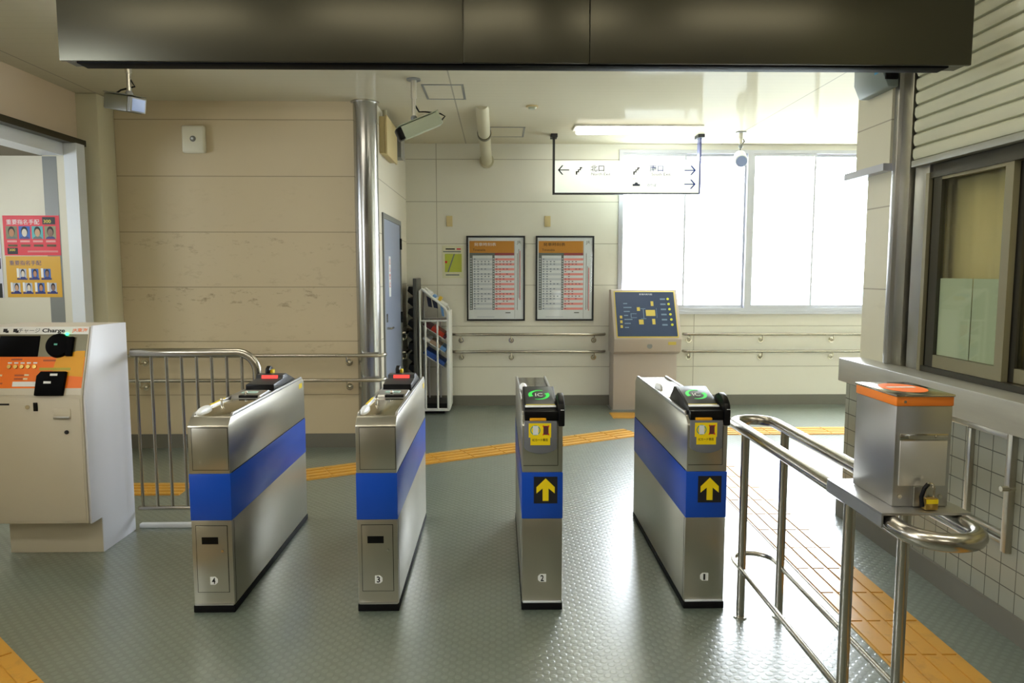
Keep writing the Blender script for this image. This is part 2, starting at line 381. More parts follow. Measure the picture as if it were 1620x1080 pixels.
sg = obj('door_sign', MB().box(XS + .006, XS + .009, 7.22, 7.34, 1.36, 1.76), 'paper', d, label='white strip sign with red vertical writing')
for i, ch in enumerate('立入禁止'): text(ch, 'red', sg, (XS + .0092, 7.28, 1.71 - i * .075), (0, -1, 0) if False else (0, 1, 0), (0, 0, 1), .07, .06)

# ------------------------------------------------------------------ right-hand office front
struct('wall_right', MB().box(2.25, 2.62, YR, 4.62, 0, .915), 'tile')
struct('baseboard_right', MB().box(2.232, 2.25, YR, 4.66, 0, .112).box(2.25, 2.6, 4.62, 4.638, 0, .112), 'basegrey')
solo('counter_top', MB().box(2.15, 2.615, YR + .02, 4.53, .92, 1.065), 'stone', 'long grey stone counter top along the tiled wall on the right', 'counter', bevel=.006)
struct('wall_pillar', MB().box(2.30, 2.62, 4.26, 4.56, 1.065, 2.19), 'wall_p')
struct('wall_pillar_upper', MB().box(2.27, 2.62, 4.26, 4.66, 2.23, HC), 'wall_p')
struct('trim_6', MB().box(2.235, 2.62, 4.26, 4.74, 2.19, 2.232), 'alu')
struct('trim_7', MB().box(2.285, 2.40, 4.215, 4.262, 1.065, HC), 'steel_side', None, .004)
struct('trim_8', MB().box(2.31, 2.42, 4.115, 4.215, 1.065, HC), 'steel', None, .003)
struct('trim_9', MB().box(2.36, 2.46, 4.078, 4.115, 1.065, HC), 'blackmatt')
struct('trim_10', MB().box(2.32, 2.40, 3.94, 4.075, 1.065, 2.19), 'steel_side', None, .003)
struct('wall_lintel', MB().box(2.34, 2.62, YR, 4.05, 2.13, 2.2), 'darksash')
sh = thing('roller_shutter', 'slatted grey-green roller shutter half lowered above the office window', 'shutter', (2.3, 1.5, 2.18))
sb = MB(); z = 2.215
while z < HC - .01:
    z2 = min(z + .074, HC - .004)
    prof = [(2.312, z + .001), (2.300, z + .006), (2.292, z + .025), (2.293, z2 - .014), (2.304, z2 - .003), (2.312, z2), (2.325, z2), (2.325, z + .001)]
    sb.prism(prof, 'Y', YR + .05, 4.06); z = z2 + .001
obj('slat_curtain', sb, 'shutter', sh)
obj('bottom_bar', MB().box(2.285, 2.335, YR + .05, 4.06, 2.178, 2.214), mat('shutter_bar', '#7d7c66', .5), sh, .004)
ow = bpy.data.objects.new('window_5', None); COL.objects.link(ow); ow['kind'] = 'structure'
def ring(x0, x1, y0, y1, z0, z1, a, zb=None):
    zb = zb or a
    return MB().box(x0, x1, y0, y0 + a, z0, z1).box(x0, x1, y1 - a, y1, z0, z1).box(x0, x1, y0 + a, y1 - a, z0, z0 + zb).box(x0, x1, y0 + a, y1 - a, z1 - a, z1)
obj('window_frame', ring(2.305, 2.345, YR + .1, 3.94, 1.066, 2.13, .03), 'darksash', ow)
obj('window_frame', MB().box(2.300, 2.32, 3.905, 3.935, 1.066, 2.13), 'khaki', ow)
ys = [3.885, 3.28, 2.64, 2.0, 1.36]
for i in range(4):
    y1, y0 = ys[i] + (.04 if i % 2 else 0), ys[i + 1]
    xo = 2.315 if i % 2 == 0 else 2.352
    q = obj('sash', MB().box(xo, xo + .03, y0, y0 + .055, 1.098, 2.10).box(xo, xo + .03, y0 + .055, y1 - .07, 1.098, 1.163).box(xo, xo + .03, y0 + .055, y1 - .07, 2.085, 2.10), 'khaki', ow)
    obj('sash_stile', MB().box(xo, xo + .03, y1 - .07, y1, 1.098, 2.10), 'darksash', q)
    obj('glass_pane', MB().box(xo + .012, xo + .018, y0 + .055, y1 - .07, 1.163, 2.085), 'glass2', q)
for i, (a, b, lb) in enumerate(((3.55, 3.812, 'pale green frosted sheet on the office window next to the pillar'), (3.337, 3.543, 'pale green frosted sheet on the office window, nearer the sliding stile'))):
    solo('frosted_sheet', MB().box(2.3335, 2.335, a, b, 1.165, 1.57), 'film', lb, 'window sheet', 'frosted sheets on the office window')
cb = MB(); N = 160; vs = []; fs = []
for i in range(N + 1):
    yy = .2 + 3.84 * i / N; xx = 2.43 + .010 * math.sin(i * .9) + .006 * math.sin(i * .37)
    vs += [(xx, yy, 1.08), (xx, yy, 2.125)]
for i in range(N): fs.append((2 * i, 2 * i + 2, 2 * i + 3, 2 * i + 1))
cb.poly(vs, fs); cu = solo('office_curtain', cb, 'curtain', 'beige curtain drawn behind the office window glass', 'curtain')
cu.modifiers.new('thickness', 'SOLIDIFY').thickness = .004
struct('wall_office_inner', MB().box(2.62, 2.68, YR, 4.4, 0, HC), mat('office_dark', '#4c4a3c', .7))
# steel frame let into the tiles
wf = thing('wall_hatch', 'steel-framed hatch fixed to the white tiles under the counter', 'hatch', (2.25, 3.2, .38))
obj('frame', MB().box(2.228, 2.25, 3.335, 3.365, .40, .87), 'steel', wf, .004)
obj('frame', MB().box(2.220, 2.25, 3.05, 3.085, .37, .905), 'steel', wf, .004)
obj('rail', MB().box(2.222, 2.25, 3.085, 3.52, .872, .90), 'steel', wf, .004)
obj('rail', MB().box(2.228, 2.25, 3.085, 3.335, .40, .42), 'steel', wf, .003)
obj('rail', MB().box(2.228, 2.25, 3.085, 3.335, .44, .455), 'steel', wf, .003)
obj('latch', MB().cyl((2.19, 3.06, .66), (2.25, 3.06, .66), .012), 'chrome', wf)
# grey unit on the pillar
sp = thing('wall_speaker', 'boxy grey unit with a dark end mounted high on the right pillar', 'speaker', (2.27, 4.32, 2.62))
obj('housing', MB().prism([(2.175, 2.73), (2.21, 2.65), (2.27, 2.65), (2.27, 2.95), (2.175, 2.95)], 'Y', 4.20, 4.54), mat('speaker_grey', '#7e8a86', .45), sp, .008)
obj('end_panel', MB().box(2.19, 2.262, 4.188, 4.204, 2.69, 2.94), 'blackmatt', sp, .003)
obj('status_label', MB().box(2.1735, 2.1755, 4.25, 4.29, 2.735, 2.81), mat('blue_label', '#2f8fc4', .4), sp)

# ------------------------------------------------------------------ tactile paving
def strip(name, a, b, wd, label, edge=0):
    a, b = Vector((a[0], a[1], 0)), Vector((b[0], b[1], 0)); L = (b - a).length; u = (b - a) / L; v = Vector((-u.y, u.x, 0)); mb = MB()
    n = max(1, round(L / .3)); st = L / n
    mb.sheet([(0, -wd / 2), (L, -wd / 2), (L, wd / 2), (0, wd / 2)], a + Z3 * .0005, u, v, .0035)
    t = thing(name, label, 'tactile strip', (a + b) / 2, 'tactile paving strips')
    obj('base', mb, 'tactile', t)
    rb = MB()
    for i in range(n):
        for k in range(4):
            y = (k - 1.5) * wd / 4; rb.obox(a + u * (i + .5) * st + v * y + Z3 * .0065, u, v, Z3, st / 2 - .006, wd / 11, .003)
    r_ = obj('rib', rb, 'tactile', t, 0); r_['kind'] = 'stuff'
    return t
strip('tactile_strip', (-3.40, 5.31), (-2.31, 5.31), .30, 'short straight orange tactile strip behind the fence on the left')
strip('tactile_strip', (-2.20, 5.33), (1.35, 7.17), .33, 'orange tactile strip running diagonally across the floor behind the gates')
strip('tactile_strip', (1.46, 7.20), (XE - .1, 7.20), .33, 'orange tactile strip parallel to the windowed back wall')
strip('tactile_strip', (1.26, 8.03), (2.12, 8.03), .30, 'short orange tactile strip on the floor in front of the map kiosk')
strip('tactile_strip', (1.735, .2), (1.80, 7.03), .335, 'long orange tactile strip between the steel railing and the tiled counter wall')
e0, e1 = Vector((-2.75, 3.59)), Vector((-1.1, 2.14)); dv = (e1 - e0).normalized(); nv = Vector((dv.y, -dv.x)) * .165
strip('tactile_strip', e0 + nv, e1 + nv, .33, 'orange tactile strip at the lower left corner, in front of the charging machine')

# ------------------------------------------------------------------ ticket gates
def gate(x0, kind, num, label):
    x1 = x0 + .19; ya, yb = 3.33, 4.64; cx = (x0 + x1) / 2
    t = thing('ticket_gate', label, 'ticket gate', (cx, 4.0, 0), 'automatic ticket gates')
    fo, fu, fv = Vector((x0, ya, 0)), X3, Z3        # front face frame; sheet grows along u x v = -Y
    obj('plinth', MB().box(x0 - .002, x1 + .002, ya - .006, yb + .004, .001, .035), 'blackmatt', t, .003)
    obj('lower_cabinet', MB().box(x0, x1, ya, yb, .035, .446), 'steel', t, .004)
    obj('stripe_band', MB().box(x0 - .0015, x1 + .0015, ya - .0015, yb + .0015, .446, .668), 'blue', t, .003, label='bright blue band')
    up = [(ya, .668), (ya, .893), (ya + .04, .930), (yb - .03, .930), (yb, .905), (yb, .668)]
    obj('upper_cabinet', MB().prism(up, 'X', x0, x1), 'steel', t, .005)
    obj('top_deck', MB().box(x0 + .014, x1 - .014, ya + .05, yb - .05, .930, .934), 'chrome', t, .001)
    for xx in (x0, x1 - .012): obj('side_rim', MB().prism([(ya + .05, .929), (ya + .075, .945), (yb - .06, .945), (yb - .035, .929)], 'X', xx, xx + .012), 'steel_side', t, .002)
    obj('kick_lip', MB().box(x0 + .004, x1 - .004, ya - .006, ya, .035, .045), 'jamb' if kind == 'B' else 'steel_side', t, .002)
    tg = obj('number_tag', MB().sheet([(.080, .137), (.104, .137), (.115, .147), (.115, .165), (.104, .175), (.080, .175)] if kind == 'A' else [(.086, .137), (.115, .137), (.115, .175), (.086, .175), (.076, .165), (.076, .147)], fo - Y3 * (.0028 if kind == 'A' else .0002), fu, fv, .001), 'paper', t, label='white number tag')
    text(num, 'ink', tg, (x0 + .096, ya - (.0040 if kind == 'A' else .0014), .156), X3, Z3, .016 if num != '1' else .009, .030, 'numeral', bold=.02)
    # seam above the band on both long sides
    for xx in (x0 - .0008, x1): obj('side_seam', MB().box(xx, xx + .0008, ya + .02, yb - .02, .668, .673), 'blackmatt', t)
    for xx in (x0 - .0007, x1 ): obj('corner_seam', MB().box(xx, xx + .0007, ya + .022, ya + .025, .04, .44), 'blackmatt', t)
    if kind == 'A':
        dr = obj('service_door', MB().rect(.022, .166, .10, .42, fo, fu, fv, .0028), 'steel', t, .0012)
        obj('door_gap', MB().rect(.0195, .1685, .0975, .4225, fo, fu, fv, .0006), 'blackmatt', t)
        obj('display_window', MB().rect(.048, .124, .333, .367, fo - Y3 * .0028, fu, fv, .0015), 'black', dr)
        obj('key_lock', MB().cyl((x0 + .143, ya, .30), (x0 + .143, ya - .008, .30), .006), 'chrome', dr)
        obj('upper_panel', MB().rect(.020, .184, .688, .884, fo, fu, fv, .0025), 'steel', t, .001)
        obj('panel_gap', MB().rect(.0175, .186, .6855, .886, fo, fu, fv, .0006), 'blackmatt', t)
        obj('guide_lamp', MB().ball((x0 + .020, ya + .15, .938), .03, (.62, 2.9, .75)), 'whiteplastic', t, label='rounded white guide lamp')
        obj('warning_strip', MB().box(x0 + .001, x0 + .011, ya + .27, ya + .46, .945, .9475), 'yellow', t, label='yellow strip')
        for yy in (ya + .30, ya + .52): obj('sensor_post', MB().cyl((x0 + .05 + (yy - ya - .3) * .2, yy, .93), (x0 + .05 + (yy - ya - .3) * .2, yy, .963), .006).ball((x0 + .05 + (yy - ya - .3) * .2, yy, .965), .009), 'chrome', t)
        sl = obj('ticket_outlet', MB().prism([(ya + .50, .934), (ya + .52, .950), (ya + .66, .956), (ya + .74, .934)], 'X', x0 + .02, x1 - .02), 'steel_side', t, .002)
        obj('outlet_slot', MB().box(x0 + .06, x1 - .03, ya + .505, ya + .54, .936, .951), 'black', sl)
        obj('outlet_label', MB().box(x0 + .05, x1 - .06, ya + .575, ya + .62, .9535, .9555), mat('teal_label', '#b8d9cf', .4), sl)
        rd = obj('reader_housing', MB().prism([(ya + .76, .932), (ya + .76, .972), (ya + .93, .980), (ya + .94, 1.0), (ya + 1.0, 1.003), (ya + 1.22, .932)], 'X', x0 + .012, x1 - .02), 'reader', t, .004)
        obj('reader_back', MB().box(x0 + .012, x1 - .02, ya + .754, ya + .762, .934, .971), 'black', rd, .002)
        obj('status_display', MB().sheet([(.045, 0), (.14, 0), (.14, .026), (.045, .026)], (x0, ya + .929, .974), X3, Vector((0, .3, .95)).normalized(), .003), 'redlamp', rd, label='red lit display')
        obj('sensor_hood', MB().prism([(ya + .98, .99), (ya + .985, 1.03), (ya + 1.02, 1.045), (ya + 1.06, 1.03), (ya + 1.08, .985)], 'X', x0 + .05, x0 + .075), 'black', rd, .005)
        obj('hood_label', MB().box(x0 + .0755, x0 + .09, ya + 1.0, ya + 1.04, 1.0, 1.022), 'yellow', rd)
        obj('side_label', MB().box(x1, x1 + .001, yb - .12, yb - .05, .875, .905), 'yellow', t, label='small yellow sticker')
    else:
        # slanted card reader
        rp = [(ya + .03, .931), (ya + .03, .958), (ya + .05, .968), (ya + .30, 1.028), (ya + .34, 1.02), (ya + .44, .931)]
        rd = obj('card_reader', MB().prism(rp, 'X', x0 + .012, x1 - .022), 'black', t, .003)
        ro, rv = Vector((x0, ya + .052, .9695)), Vector((0, .25, .06)).normalized()
        pn = obj('reader_face', MB().rect(.02, .156, .03, .245, ro, X3, rv, .002), 'reader', rd, .001)
        obj('reader_lip', MB().rect(.016, .162, -.008, .012, ro, X3, rv, .004), 'jamb', rd, .0015, label='pale front lip')
        obj('caution_strip', MB().rect(.02, .158, .013, .028, ro, X3, rv, .0022), mat('olive_strip', '#a79a2a', .5), rd)
        co = ro + Vector((.088, 0, 0)) + rv * .14; n_ = X3.cross(rv)
        for sgn in (1, -1):
            pts = [(sgn * -(.052 * math.cos(a)), sgn * .058 * math.sin(a)) for a in [math.radians(q) for q in range(-25, 116, 10)]]
            inn = [(sgn * -((.030 + .018 * i / 14) * math.cos(a)), sgn * (.032 + .022 * i / 14) * math.sin(a)) for i, a in enumerate([math.radians(q) for q in range(-25, 116, 10)])]
            obj('card_symbol', MB().sheet(pts + inn[::-1], co + n_ * .002, X3, rv, .0007), 'green', rd, label='green swoosh')
        text('IC', 'paper', rd, co + n_ * .0022, X3, rv, .036, .038)
        # slot mouth, shield, sticker
        obj('slot_mouth', MB().box(x0 + .012, x1 - .022, ya - .001, ya + .06, .913, .957), 'black', t, .002)
        obj('ticket_tongue', MB().box(x0 + .035, x0 + .112, ya - .014, ya + .03, .915, .927), 'amber', t, .003, label='yellow ticket tongue')
        pts = [(.010, .915), (.010, .785)] + [(.010 + .152 * i / 10, .785 - .026 * math.sin(math.pi * i / 10) ** .7) for i in range(1, 10)] + [(.162, .785), (.162, .915)]
        sd = obj('front_shield', MB().sheet(pts, fo, fu, fv, .016), 'grey_plastic', t, .005)
        so = fo - Y3 * .0162
        st = obj('notice_sticker', MB().sheet([(.038, .802), (.130, .802), (.130, .838), (.134, .838), (.134, .905), (.030, .905), (.030, .838), (.038, .838)], so, fu, fv, .0006), 'yellow', sd, label='yellow notice sticker')
        so2 = so - Y3 * .0007
        circ = lambda r0, a, b: [(a + r0 * math.cos(2 * math.pi * i / 24), b + r0 * math.sin(2 * math.pi * i / 24)) for i in range(24)]
        obj('notice_circle', MB().sheet(circ(.0235, .061, .872), so2, fu, fv, .0002), mat('teal_ring', '#3f9a8e', .5), sd)
        obj('notice_circle', MB().sheet(circ(.019, .061, .872), so2 - Y3 * .0002, fu, fv, .0002), 'yellow', sd)
        obj('notice_card', MB().rect(.050, .074, .851, .893, so2 - Y3 * .0004, fu, fv, .0003), 'jamb', sd)
        obj('notice_card', MB().rect(.098, .122, .851, .893, so2, fu, fv, .0003), mat('brown_card', '#5c2c30', .5), sd)
        for cx_, cz_ in ((.094, .896), (.126, .896), (.094, .848), (.126, .848)):
            sx_ = 1 if cx_ > .11 else -1; sz_ = 1 if cz_ > .87 else -1
            obj('notice_cross', MB().sheet([(cx_, cz_), (cx_ - .010 * sx_, cz_ - .003 * sz_), (cx_ - .003 * sx_, cz_ - .010 * sz_)], so2 - Y3 * .0003, fu, fv, .0002), 'red', sd)
        text('ICカード専用', 'ink', sd, (x0 + .083, ya - .0170, .827), X3, Z3, .07, .014)
        # black hand guard at the right edge
        gp = [(ya - .012, .888), (ya - .014, .955), (ya + .0, .992), (ya + .04, 1.02), (ya + .09, 1.03), (ya + .14, 1.015), (ya + .19, .975), (ya + .22, .93), (ya + .02, .93), (ya + .006, .888)]
        gd = obj('hand_guard', MB().prism(gp, 'X', x1 - .022, x1 + .008), 'black', t, .006, label='glossy black hand guard')
        obj('guard_label', MB().box(x1 - .012, x1 + .004, ya - .0148, ya - .0138, .965, .968), 'paper', gd)
        obj('front_seam', MB().rect(.006, .168, .700, .7025, fo, fu, fv, .0006), 'blackmatt', t)
        obj('front_seam', MB().rect(.1665, .169, .7025, .885, fo, fu, fv, .0006), 'blackmatt', t)
        ar = obj('arrow_sticker', MB().rect(.055, .166, .520, .648, fo - Y3 * .0015, fu, fv, .001), 'ink', t, label='black square sticker with yellow arrow')
        ax, az = .1105, .584
        A = [(-.014, -.052), (.014, -.052), (.014, .008), (.043, -.016), (.043, .014), (0, .056), (-.043, .014), (-.043, -.016), (-.014, .008)]
        obj('arrow', MB().sheet([(ax + p, az + q) for p, q in A], fo - Y3 * .0026, fu, fv, .0006), 'yellow', ar)
        obj('guide_lamp', MB().ball((x0 + .03, yb - .55, .95), .028, (.8, 1.8, .9)), 'whiteplastic', t, label='rounded white guide lamp')
        obj('deck_cover', MB().prism([(ya + .46, .934), (ya + .49, .942), (yb - .30, .942), (yb - .27, .934)], 'X', x0 + .02, x1 - .02), 'chrome', t, .001)
    return t
gate(-1.440, 'A', '4', 'leftmost steel ticket gate with blue band, number 4 on its small door')
gate(-.667, 'A', '3', 'steel ticket gate with blue band and number 3 on its small door')
gate(.108, 'B', '2', 'steel ticket gate with yellow up arrow and number 2')
gate(.882, 'B', '1', 'rightmost steel ticket gate with yellow up arrow and number 1, beside the railing')

# ------------------------------------------------------------------ charging machine
mx0, mx1 = -2.88, -2.27; yf = 3.975
mc = thing('charge_machine', 'pale card charging machine with orange sloping panel at the left edge', 'charging machine', (-2.57, 4.2, 0))
prof = [(yf, .21), (yf, .932), (4.095, 1.30), (4.45, 1.30), (4.45, .21)]
obj('cabinet', MB().prism(prof, 'X', mx0, mx1 - .014), 'machine', mc, .006)
obj('plinth', MB().box(-2.80, mx1 - .004, 4.09, 4.46, .0, .21), 'machine', mc, .003)
obj('side_panel', MB().prism([(yf + .01, .205), (yf + .01, .925), (4.10, 1.305), (4.46, 1.30), (4.46, 0), (4.092, 0), (4.092, .205)], 'X', mx1 - .013, mx1), 'machine_side', mc, .004, label='bluish white side panel')
sl = Vector((0, .12, .368)); SLn = sl.length; sv = sl / SLn; so = Vector((0, yf, .932)); sn = X3.cross(sv)
def pan(name, x0, x1, v0, v1, m, th=.002, lift=0, parent=None, bev=0, label=None): return obj(name, MB().rect(x0, x1, v0 * SLn, v1 * SLn, so + sn * lift, X3, sv, th), m, parent or mc, bev, label)
def pat(x, v, lift=0): return so + X3 * x + sv * v * SLn + sn * lift
pan('header_strip', mx0 + .01, mx1 - .016, .885, .995, 'white', .003)
pan('control_panel', mx0 + .01, mx1 - .02, .555, .885, mat('panel_olive_grey', '#726d54', .4, .3), .002)
op = pan('instruction_panel', mx0 + .01, mx1 - .02, .10, .555, 'orange', .002, label='orange instruction panel')
pan('lower_lip', mx0 + .01, mx1 - .016, .0, .10, 'machine', .003)
obj('price_panel', MB().sheet([(-2.46, .30 * SLn), (-2.292, .26 * SLn), (-2.292, .64 * SLn), (-2.34, .64 * SLn), (-2.445, .53 * SLn)], so + sn * .002, X3, sv, .001), 'amber', mc)
pan('display_screen', -2.768, -2.548, .555, .86, 'screenblack', .006, .001, bev=.003)
dl = obj('card_dial', MB().cyl(pat(-2.44, .715), pat(-2.44, .715, .022), .070, .064, 32), 'screenblack', mc, .004, label='round black card holder')
obj('card_dial_tab', MB().obox(pat(-2.375, .70, .012), X3, sv, sn, .018, .055, .010), 'screenblack', dl, .004)
obj('dial_mark', MB().obox(pat(-2.447, .725, .0225), X3, sv, sn, .009, .005, .001), mat('teal_mark', '#59b8a0', .4), dl)
obj('status_lamp', MB().ball(pat(-2.402, .885, .005), .009), 'led', mc)
for i in range(5):
    x = -2.695 + i * .0345
    b = obj('coin_button', MB().cyl(pat(x, .41, .002), pat(x, .41, .008), .0115, .0105, 18), 'brass', mc)
    obj('button_label', MB().rect(x - .011, x + .011, .455 * SLn, .475 * SLn, so + sn * .0021, X3, sv, .0006), 'paper', b)
pan('strip_label', -2.53, -2.36, .355, .395, mat('lime_strip', '#b8a827', .5), .0012, .002)
pan('notice_label', -2.665, -2.535, .125, .195, 'paper', .0012, .002)
for x, v in ((-2.595, .29), (-2.60, .235), (-2.74, .285)): pan('small_label', x - .012, x + .012, v - .012, v + .012, mat('pale_label', '#e5d7b0', .5), .001, .002)
for x, v, w_ in ((-2.66, .515, .06), (-2.48, .50, .07), (-2.635, .285, .05), (-2.635, .235, .05), (-2.745, .17, .05)): pan('small_label', x - w_ / 2, x + w_ / 2, v - .012, v + .012, mat('rust_print', '#b5521a', .5), .001, .002)
bl = obj('bill_module', MB().sheet([(-2.53, -.004), (-2.378, -.004), (-2.372, .335 * SLn), (-2.51, .335 * SLn), (-2.53, .27 * SLn)], so + sn * .001, X3, sv, .022), 'screenblack', mc, .004)
for x, v in ((-2.435, .285), (-2.465, .175)): obj('module_label', MB().rect(x - .02, x + .02, (v - .016) * SLn, (v + .016) * SLn, so + sn * .023, X3, sv, .0008), 'paper', bl)
text('チャージ', 'greyframe', mc, pat(-2.615, .938, .003), X3, sv, .12, .026, bold=.01)
text('Charge', 'ink', mc, pat(-2.48, .932, .003), X3, sv, .125, .03, bold=.025)
text('JR東海', 'orange', mc, pat(-2.335, .94, .003), X3, sv, .085, .026, bold=.006)
for x in (-2.745, -2.69):
    obj('card_icon', MB().rect(x - .012, x + .010, .915 * SLn, .965 * SLn, so + sn * .003, X3, sv, .0006).rect(x + .002, x + .018, .905 * SLn, .94 * SLn, so + sn * .0032, X3, sv, .0006), 'ink', mc)
fo = Vector((0, yf, 0))
fd = obj('front_door', MB().rect(mx0 + .012, mx1 - .022, .225, .915, fo, X3, Z3, .004), 'machine', mc, .002)
obj('door_lock', MB().cyl((-2.575, yf, .868), (-2.575, yf - .012, .868), .011), 'chrome', fd)
obj('key_slot', MB().box(-2.545, -2.522, yf - .008, yf, .845, .893), 'black', fd, .002)
cr = obj('coin_return', MB().box(-2.438, -2.345, yf - .010, yf, .805, .858), 'machine', fd, .003)
obj('coin_flap', MB().box(-2.435, -2.348, yf - .018, yf - .009, .803, .816), 'steel_side', fd, .002)
obj('door_lock', MB().cyl((-2.372, yf, .728), (-2.372, yf - .010, .728), .011), 'ink', fd)
text('suica', 'ink', fd, (-2.73, yf - .0045, .885), X3, Z3, .05, .012) if False else None
obj('maker_plate', MB().box(-2.76, -2.675, yf - .0052, yf - .004, .878, .888), 'ink', fd)

# ------------------------------------------------------------------ fence beside the machine
fn = thing('railing', 'steel barred fence between the charging machine and the leftmost gate', 'fence', (-1.9, 4.5, 0))
yf_ = 4.5
obj('top_rail', MB().tube([(-2.268, yf_, 1.108), (-1.62, yf_, 1.108)] + arc(-1.62, .988, .12, 90, 0, 8, lambda a, b: (a, yf_, b))[1:] + [(-1.50, yf_, .0)], .027, 14), 'tube', fn)
for i in range(8): obj('bar', MB().cyl((-2.24 + i * .0925, yf_, .125), (-2.24 + i * .0925, yf_, 1.09), .0095, seg=10), 'tube', fn)
obj('bottom_rail', MB().tube([(-2.266, yf_, .125), (-1.50, yf_, .125)], .014), 'tube', fn)
obj('base_bar', MB().box(-2.262, -1.48, yf_ - .02, yf_ + .02, .0, .028), 'jamb', fn, .006, label='pale bar on the floor')

# ------------------------------------------------------------------ column, wall rails
cl = thing('steel_column', 'tall shiny stainless steel pipe column at the corner of the beige wall', 'column', (-1.18, 6.62, 0))
obj('shaft', MB().cyl((-1.18, 6.62, 0), (-1.18, 6.62, HC), .106, seg=40), steel('column_steel', '#b4b4b4', .22, (1, 1, 1), .02), cl)
obj('collar', MB().cyl((-1.18, 6.62, HC - .012), (-1.18, 6.62, HC), .125, seg=40), 'steel', cl)
def wall_rail(label, a, b, axis, wallpos, off, z, brackets, group, end0=True, end1=True):
    """rail along axis at offset from a wall; off is signed toward the room"""
    P = (lambda t, d, zz: (t, wallpos + d, zz)) if axis == 'X' else (lambda t, d, zz: (wallpos + d, t, zz))
    t = thing('handrail', label, 'handrail', P((a + b) / 2, off, z), group)
    pts = [P(a, off, z), P(b, off, z)]
    if end0: pts = [P(a - .05, off * .12, z), P(a - .04, off * .7, z)] + pts
    if end1: pts = pts + [P(b + .04, off * .7, z), P(b + .05, off * .12, z)]
    obj('rail', MB().tube(pts, .017, 12), 'tube', t)
    for q in brackets:
        k = obj('bracket', MB().tube([P(q, off, z - .012), P(q, off, z - .055), P(q, off * .75, z - .075), P(q, 0, z - .075)], .008, 10), 'chrome', t)
        obj('bracket_rose', MB().cyl(P(q, 0, z - .075), P(q, off * .12, z - .075), .032, seg=20).ball(P(q, off * .15, z - .075), .02), 'chrome', k)
    return t
g1, g2 = 'handrails on the beige wall', 'handrails on the back wall'
wall_rail('upper steel handrail on the beige wall behind the fence', -3.38, -1.08, 'X', YL, -.125, .862, (-3.2, -2.22, -1.36), g1, False, True)
wall_rail('lower steel handrail on the beige wall behind the fence', -3.38, -1.08, 'X', YL, -.125, .64, (-3.2, -2.22, -1.36), g1, False, True)
wall_rail('upper handrail on the back wall under the framed timetables', -.50, 1.22, 'X', YB, -.075, .866, (-.45, .15, 1.14), g2)
wall_rail('lower handrail on the back wall under the framed timetables', -.50, 1.22, 'X', YB, -.075, .66, (-.45, .15, 1.14), g2)
wall_rail('upper handrail below the windows to the right of the kiosk', 2.27, 5.9, 'X', YB, -.075, .866, (2.29, 3.16, 4.02, 4.9, 5.7), g2)
wall_rail('lower handrail below the windows to the right of the kiosk', 2.27, 5.9, 'X', YB, -.075, .66, (2.29, 3.16, 4.02, 4.9, 5.7), g2)
g3 = 'short handrails beside the grey door'
wall_rail('upper short handrail on the side wall past the grey door', 8.17, 8.55, 'Y', XS, .05, .93, (8.17,), g3)
wall_rail('lower short handrail on the side wall past the grey door', 8.17, 8.55, 'Y', XS, .05, .71, (8.17,), g3)

# ------------------------------------------------------------------ double loop railing and fare box
rl = thing('loop_railing', 'double loop steel railing on four posts carrying the fare box', 'railing', (1.22, 2.65, 0))
def loop(x0, x1, y0, y1, z, r, n=10):
    R = (x1 - x0) / 2; cx = (x0 + x1) / 2
    pts = arc(cx, y1 - R, R, 0, 180, n, lambda a, b: (a, b, z)) + arc(cx, y0 + R, R, 180, 360, n, lambda a, b: (a, b, z))
    return MB().tube(pts, r, 16, True)
obj('top_loop', loop(1.118, 1.312, 1.84, 3.46, .888, .025, 14), 'tube', rl)
obj('lower_loop', loop(1.118, 1.312, 1.90, 3.42, .235, .012), 'tube', rl)
for x in (1.125, 1.305):
    for y in (2.25, 3.24):
        p = obj('post', MB().cyl((x, y, 0), (x, y, .875), .0185, seg=18), 'tube', rl)
        obj('foot_ring', MB().cyl((x, y, 0), (x, y, .006), .03, seg=18), 'steel', p)
ty = obj('tray', MB().box(1.084, 1.340, 1.985, 2.33, .914, .922), 'steel_side', rl, .001)
obj('tray_edge', MB().box(1.084, 1.0895, 1.985, 2.33, .880, .914), 'steel_side', ty)
bx = thing('fare_box', 'steel fare collection box with an orange rim standing on the railing tray', 'fare box', (1.224, 2.15, .922))
b0, b1, c0, c1 = 1.142, 1.306, 2.04, 2.275
obj('body', MB().box(b0, b1, c0, c1, .9225, 1.218), 'steel_side', bx, .003)
obj('rim_band', MB().box(b0 - .0015, b1 + .0015, c0 - .0015, c1 + .0015, 1.218, 1.245), mat('orange_rim', '#f2862c', .4), bx, .002, label='orange rim')
lid = obj('lid', MB().box(b0 - .004, b1 + .004, c0 - .004, c1 + .004, 1.245, 1.252), 'chrome', bx, .002)
obj('slot_sticker', MB().sheet([(1.224 + .062 * math.cos(2 * math.pi * i / 28), 2.16 + .085 * math.sin(2 * math.pi * i / 28)) for i in range(28)], (0, 0, 1.252), X3, Y3, .001), 'orange', lid)
obj('coin_slot', MB().box(1.18, 1.262, 2.155, 2.172, 1.253, 1.2545), 'paper', lid)
obj('lid_rivet', MB().cyl((1.165, c0 - .0015, 1.231), (1.165, c0 - .004, 1.231), .004), 'chrome', bx)
fp = obj('front_flap', MB().box(b0 + .014, b1 - .013, c0 - .006, c0, .985, 1.118), mat('bright_plate', '#dcd9d2', .3, .7), bx, .002)
obj('flap_hinge', MB().box(b0 + .012, b1 - .011, c0 - .005, c0, 1.119, 1.138), 'chrome', fp, .001)
for x in (b0 + .04, b1 - .045): obj('rivet', MB().cyl((x, c0 - .005, 1.129), (x, c0 - .008, 1.129), .004), 'chrome', fp)
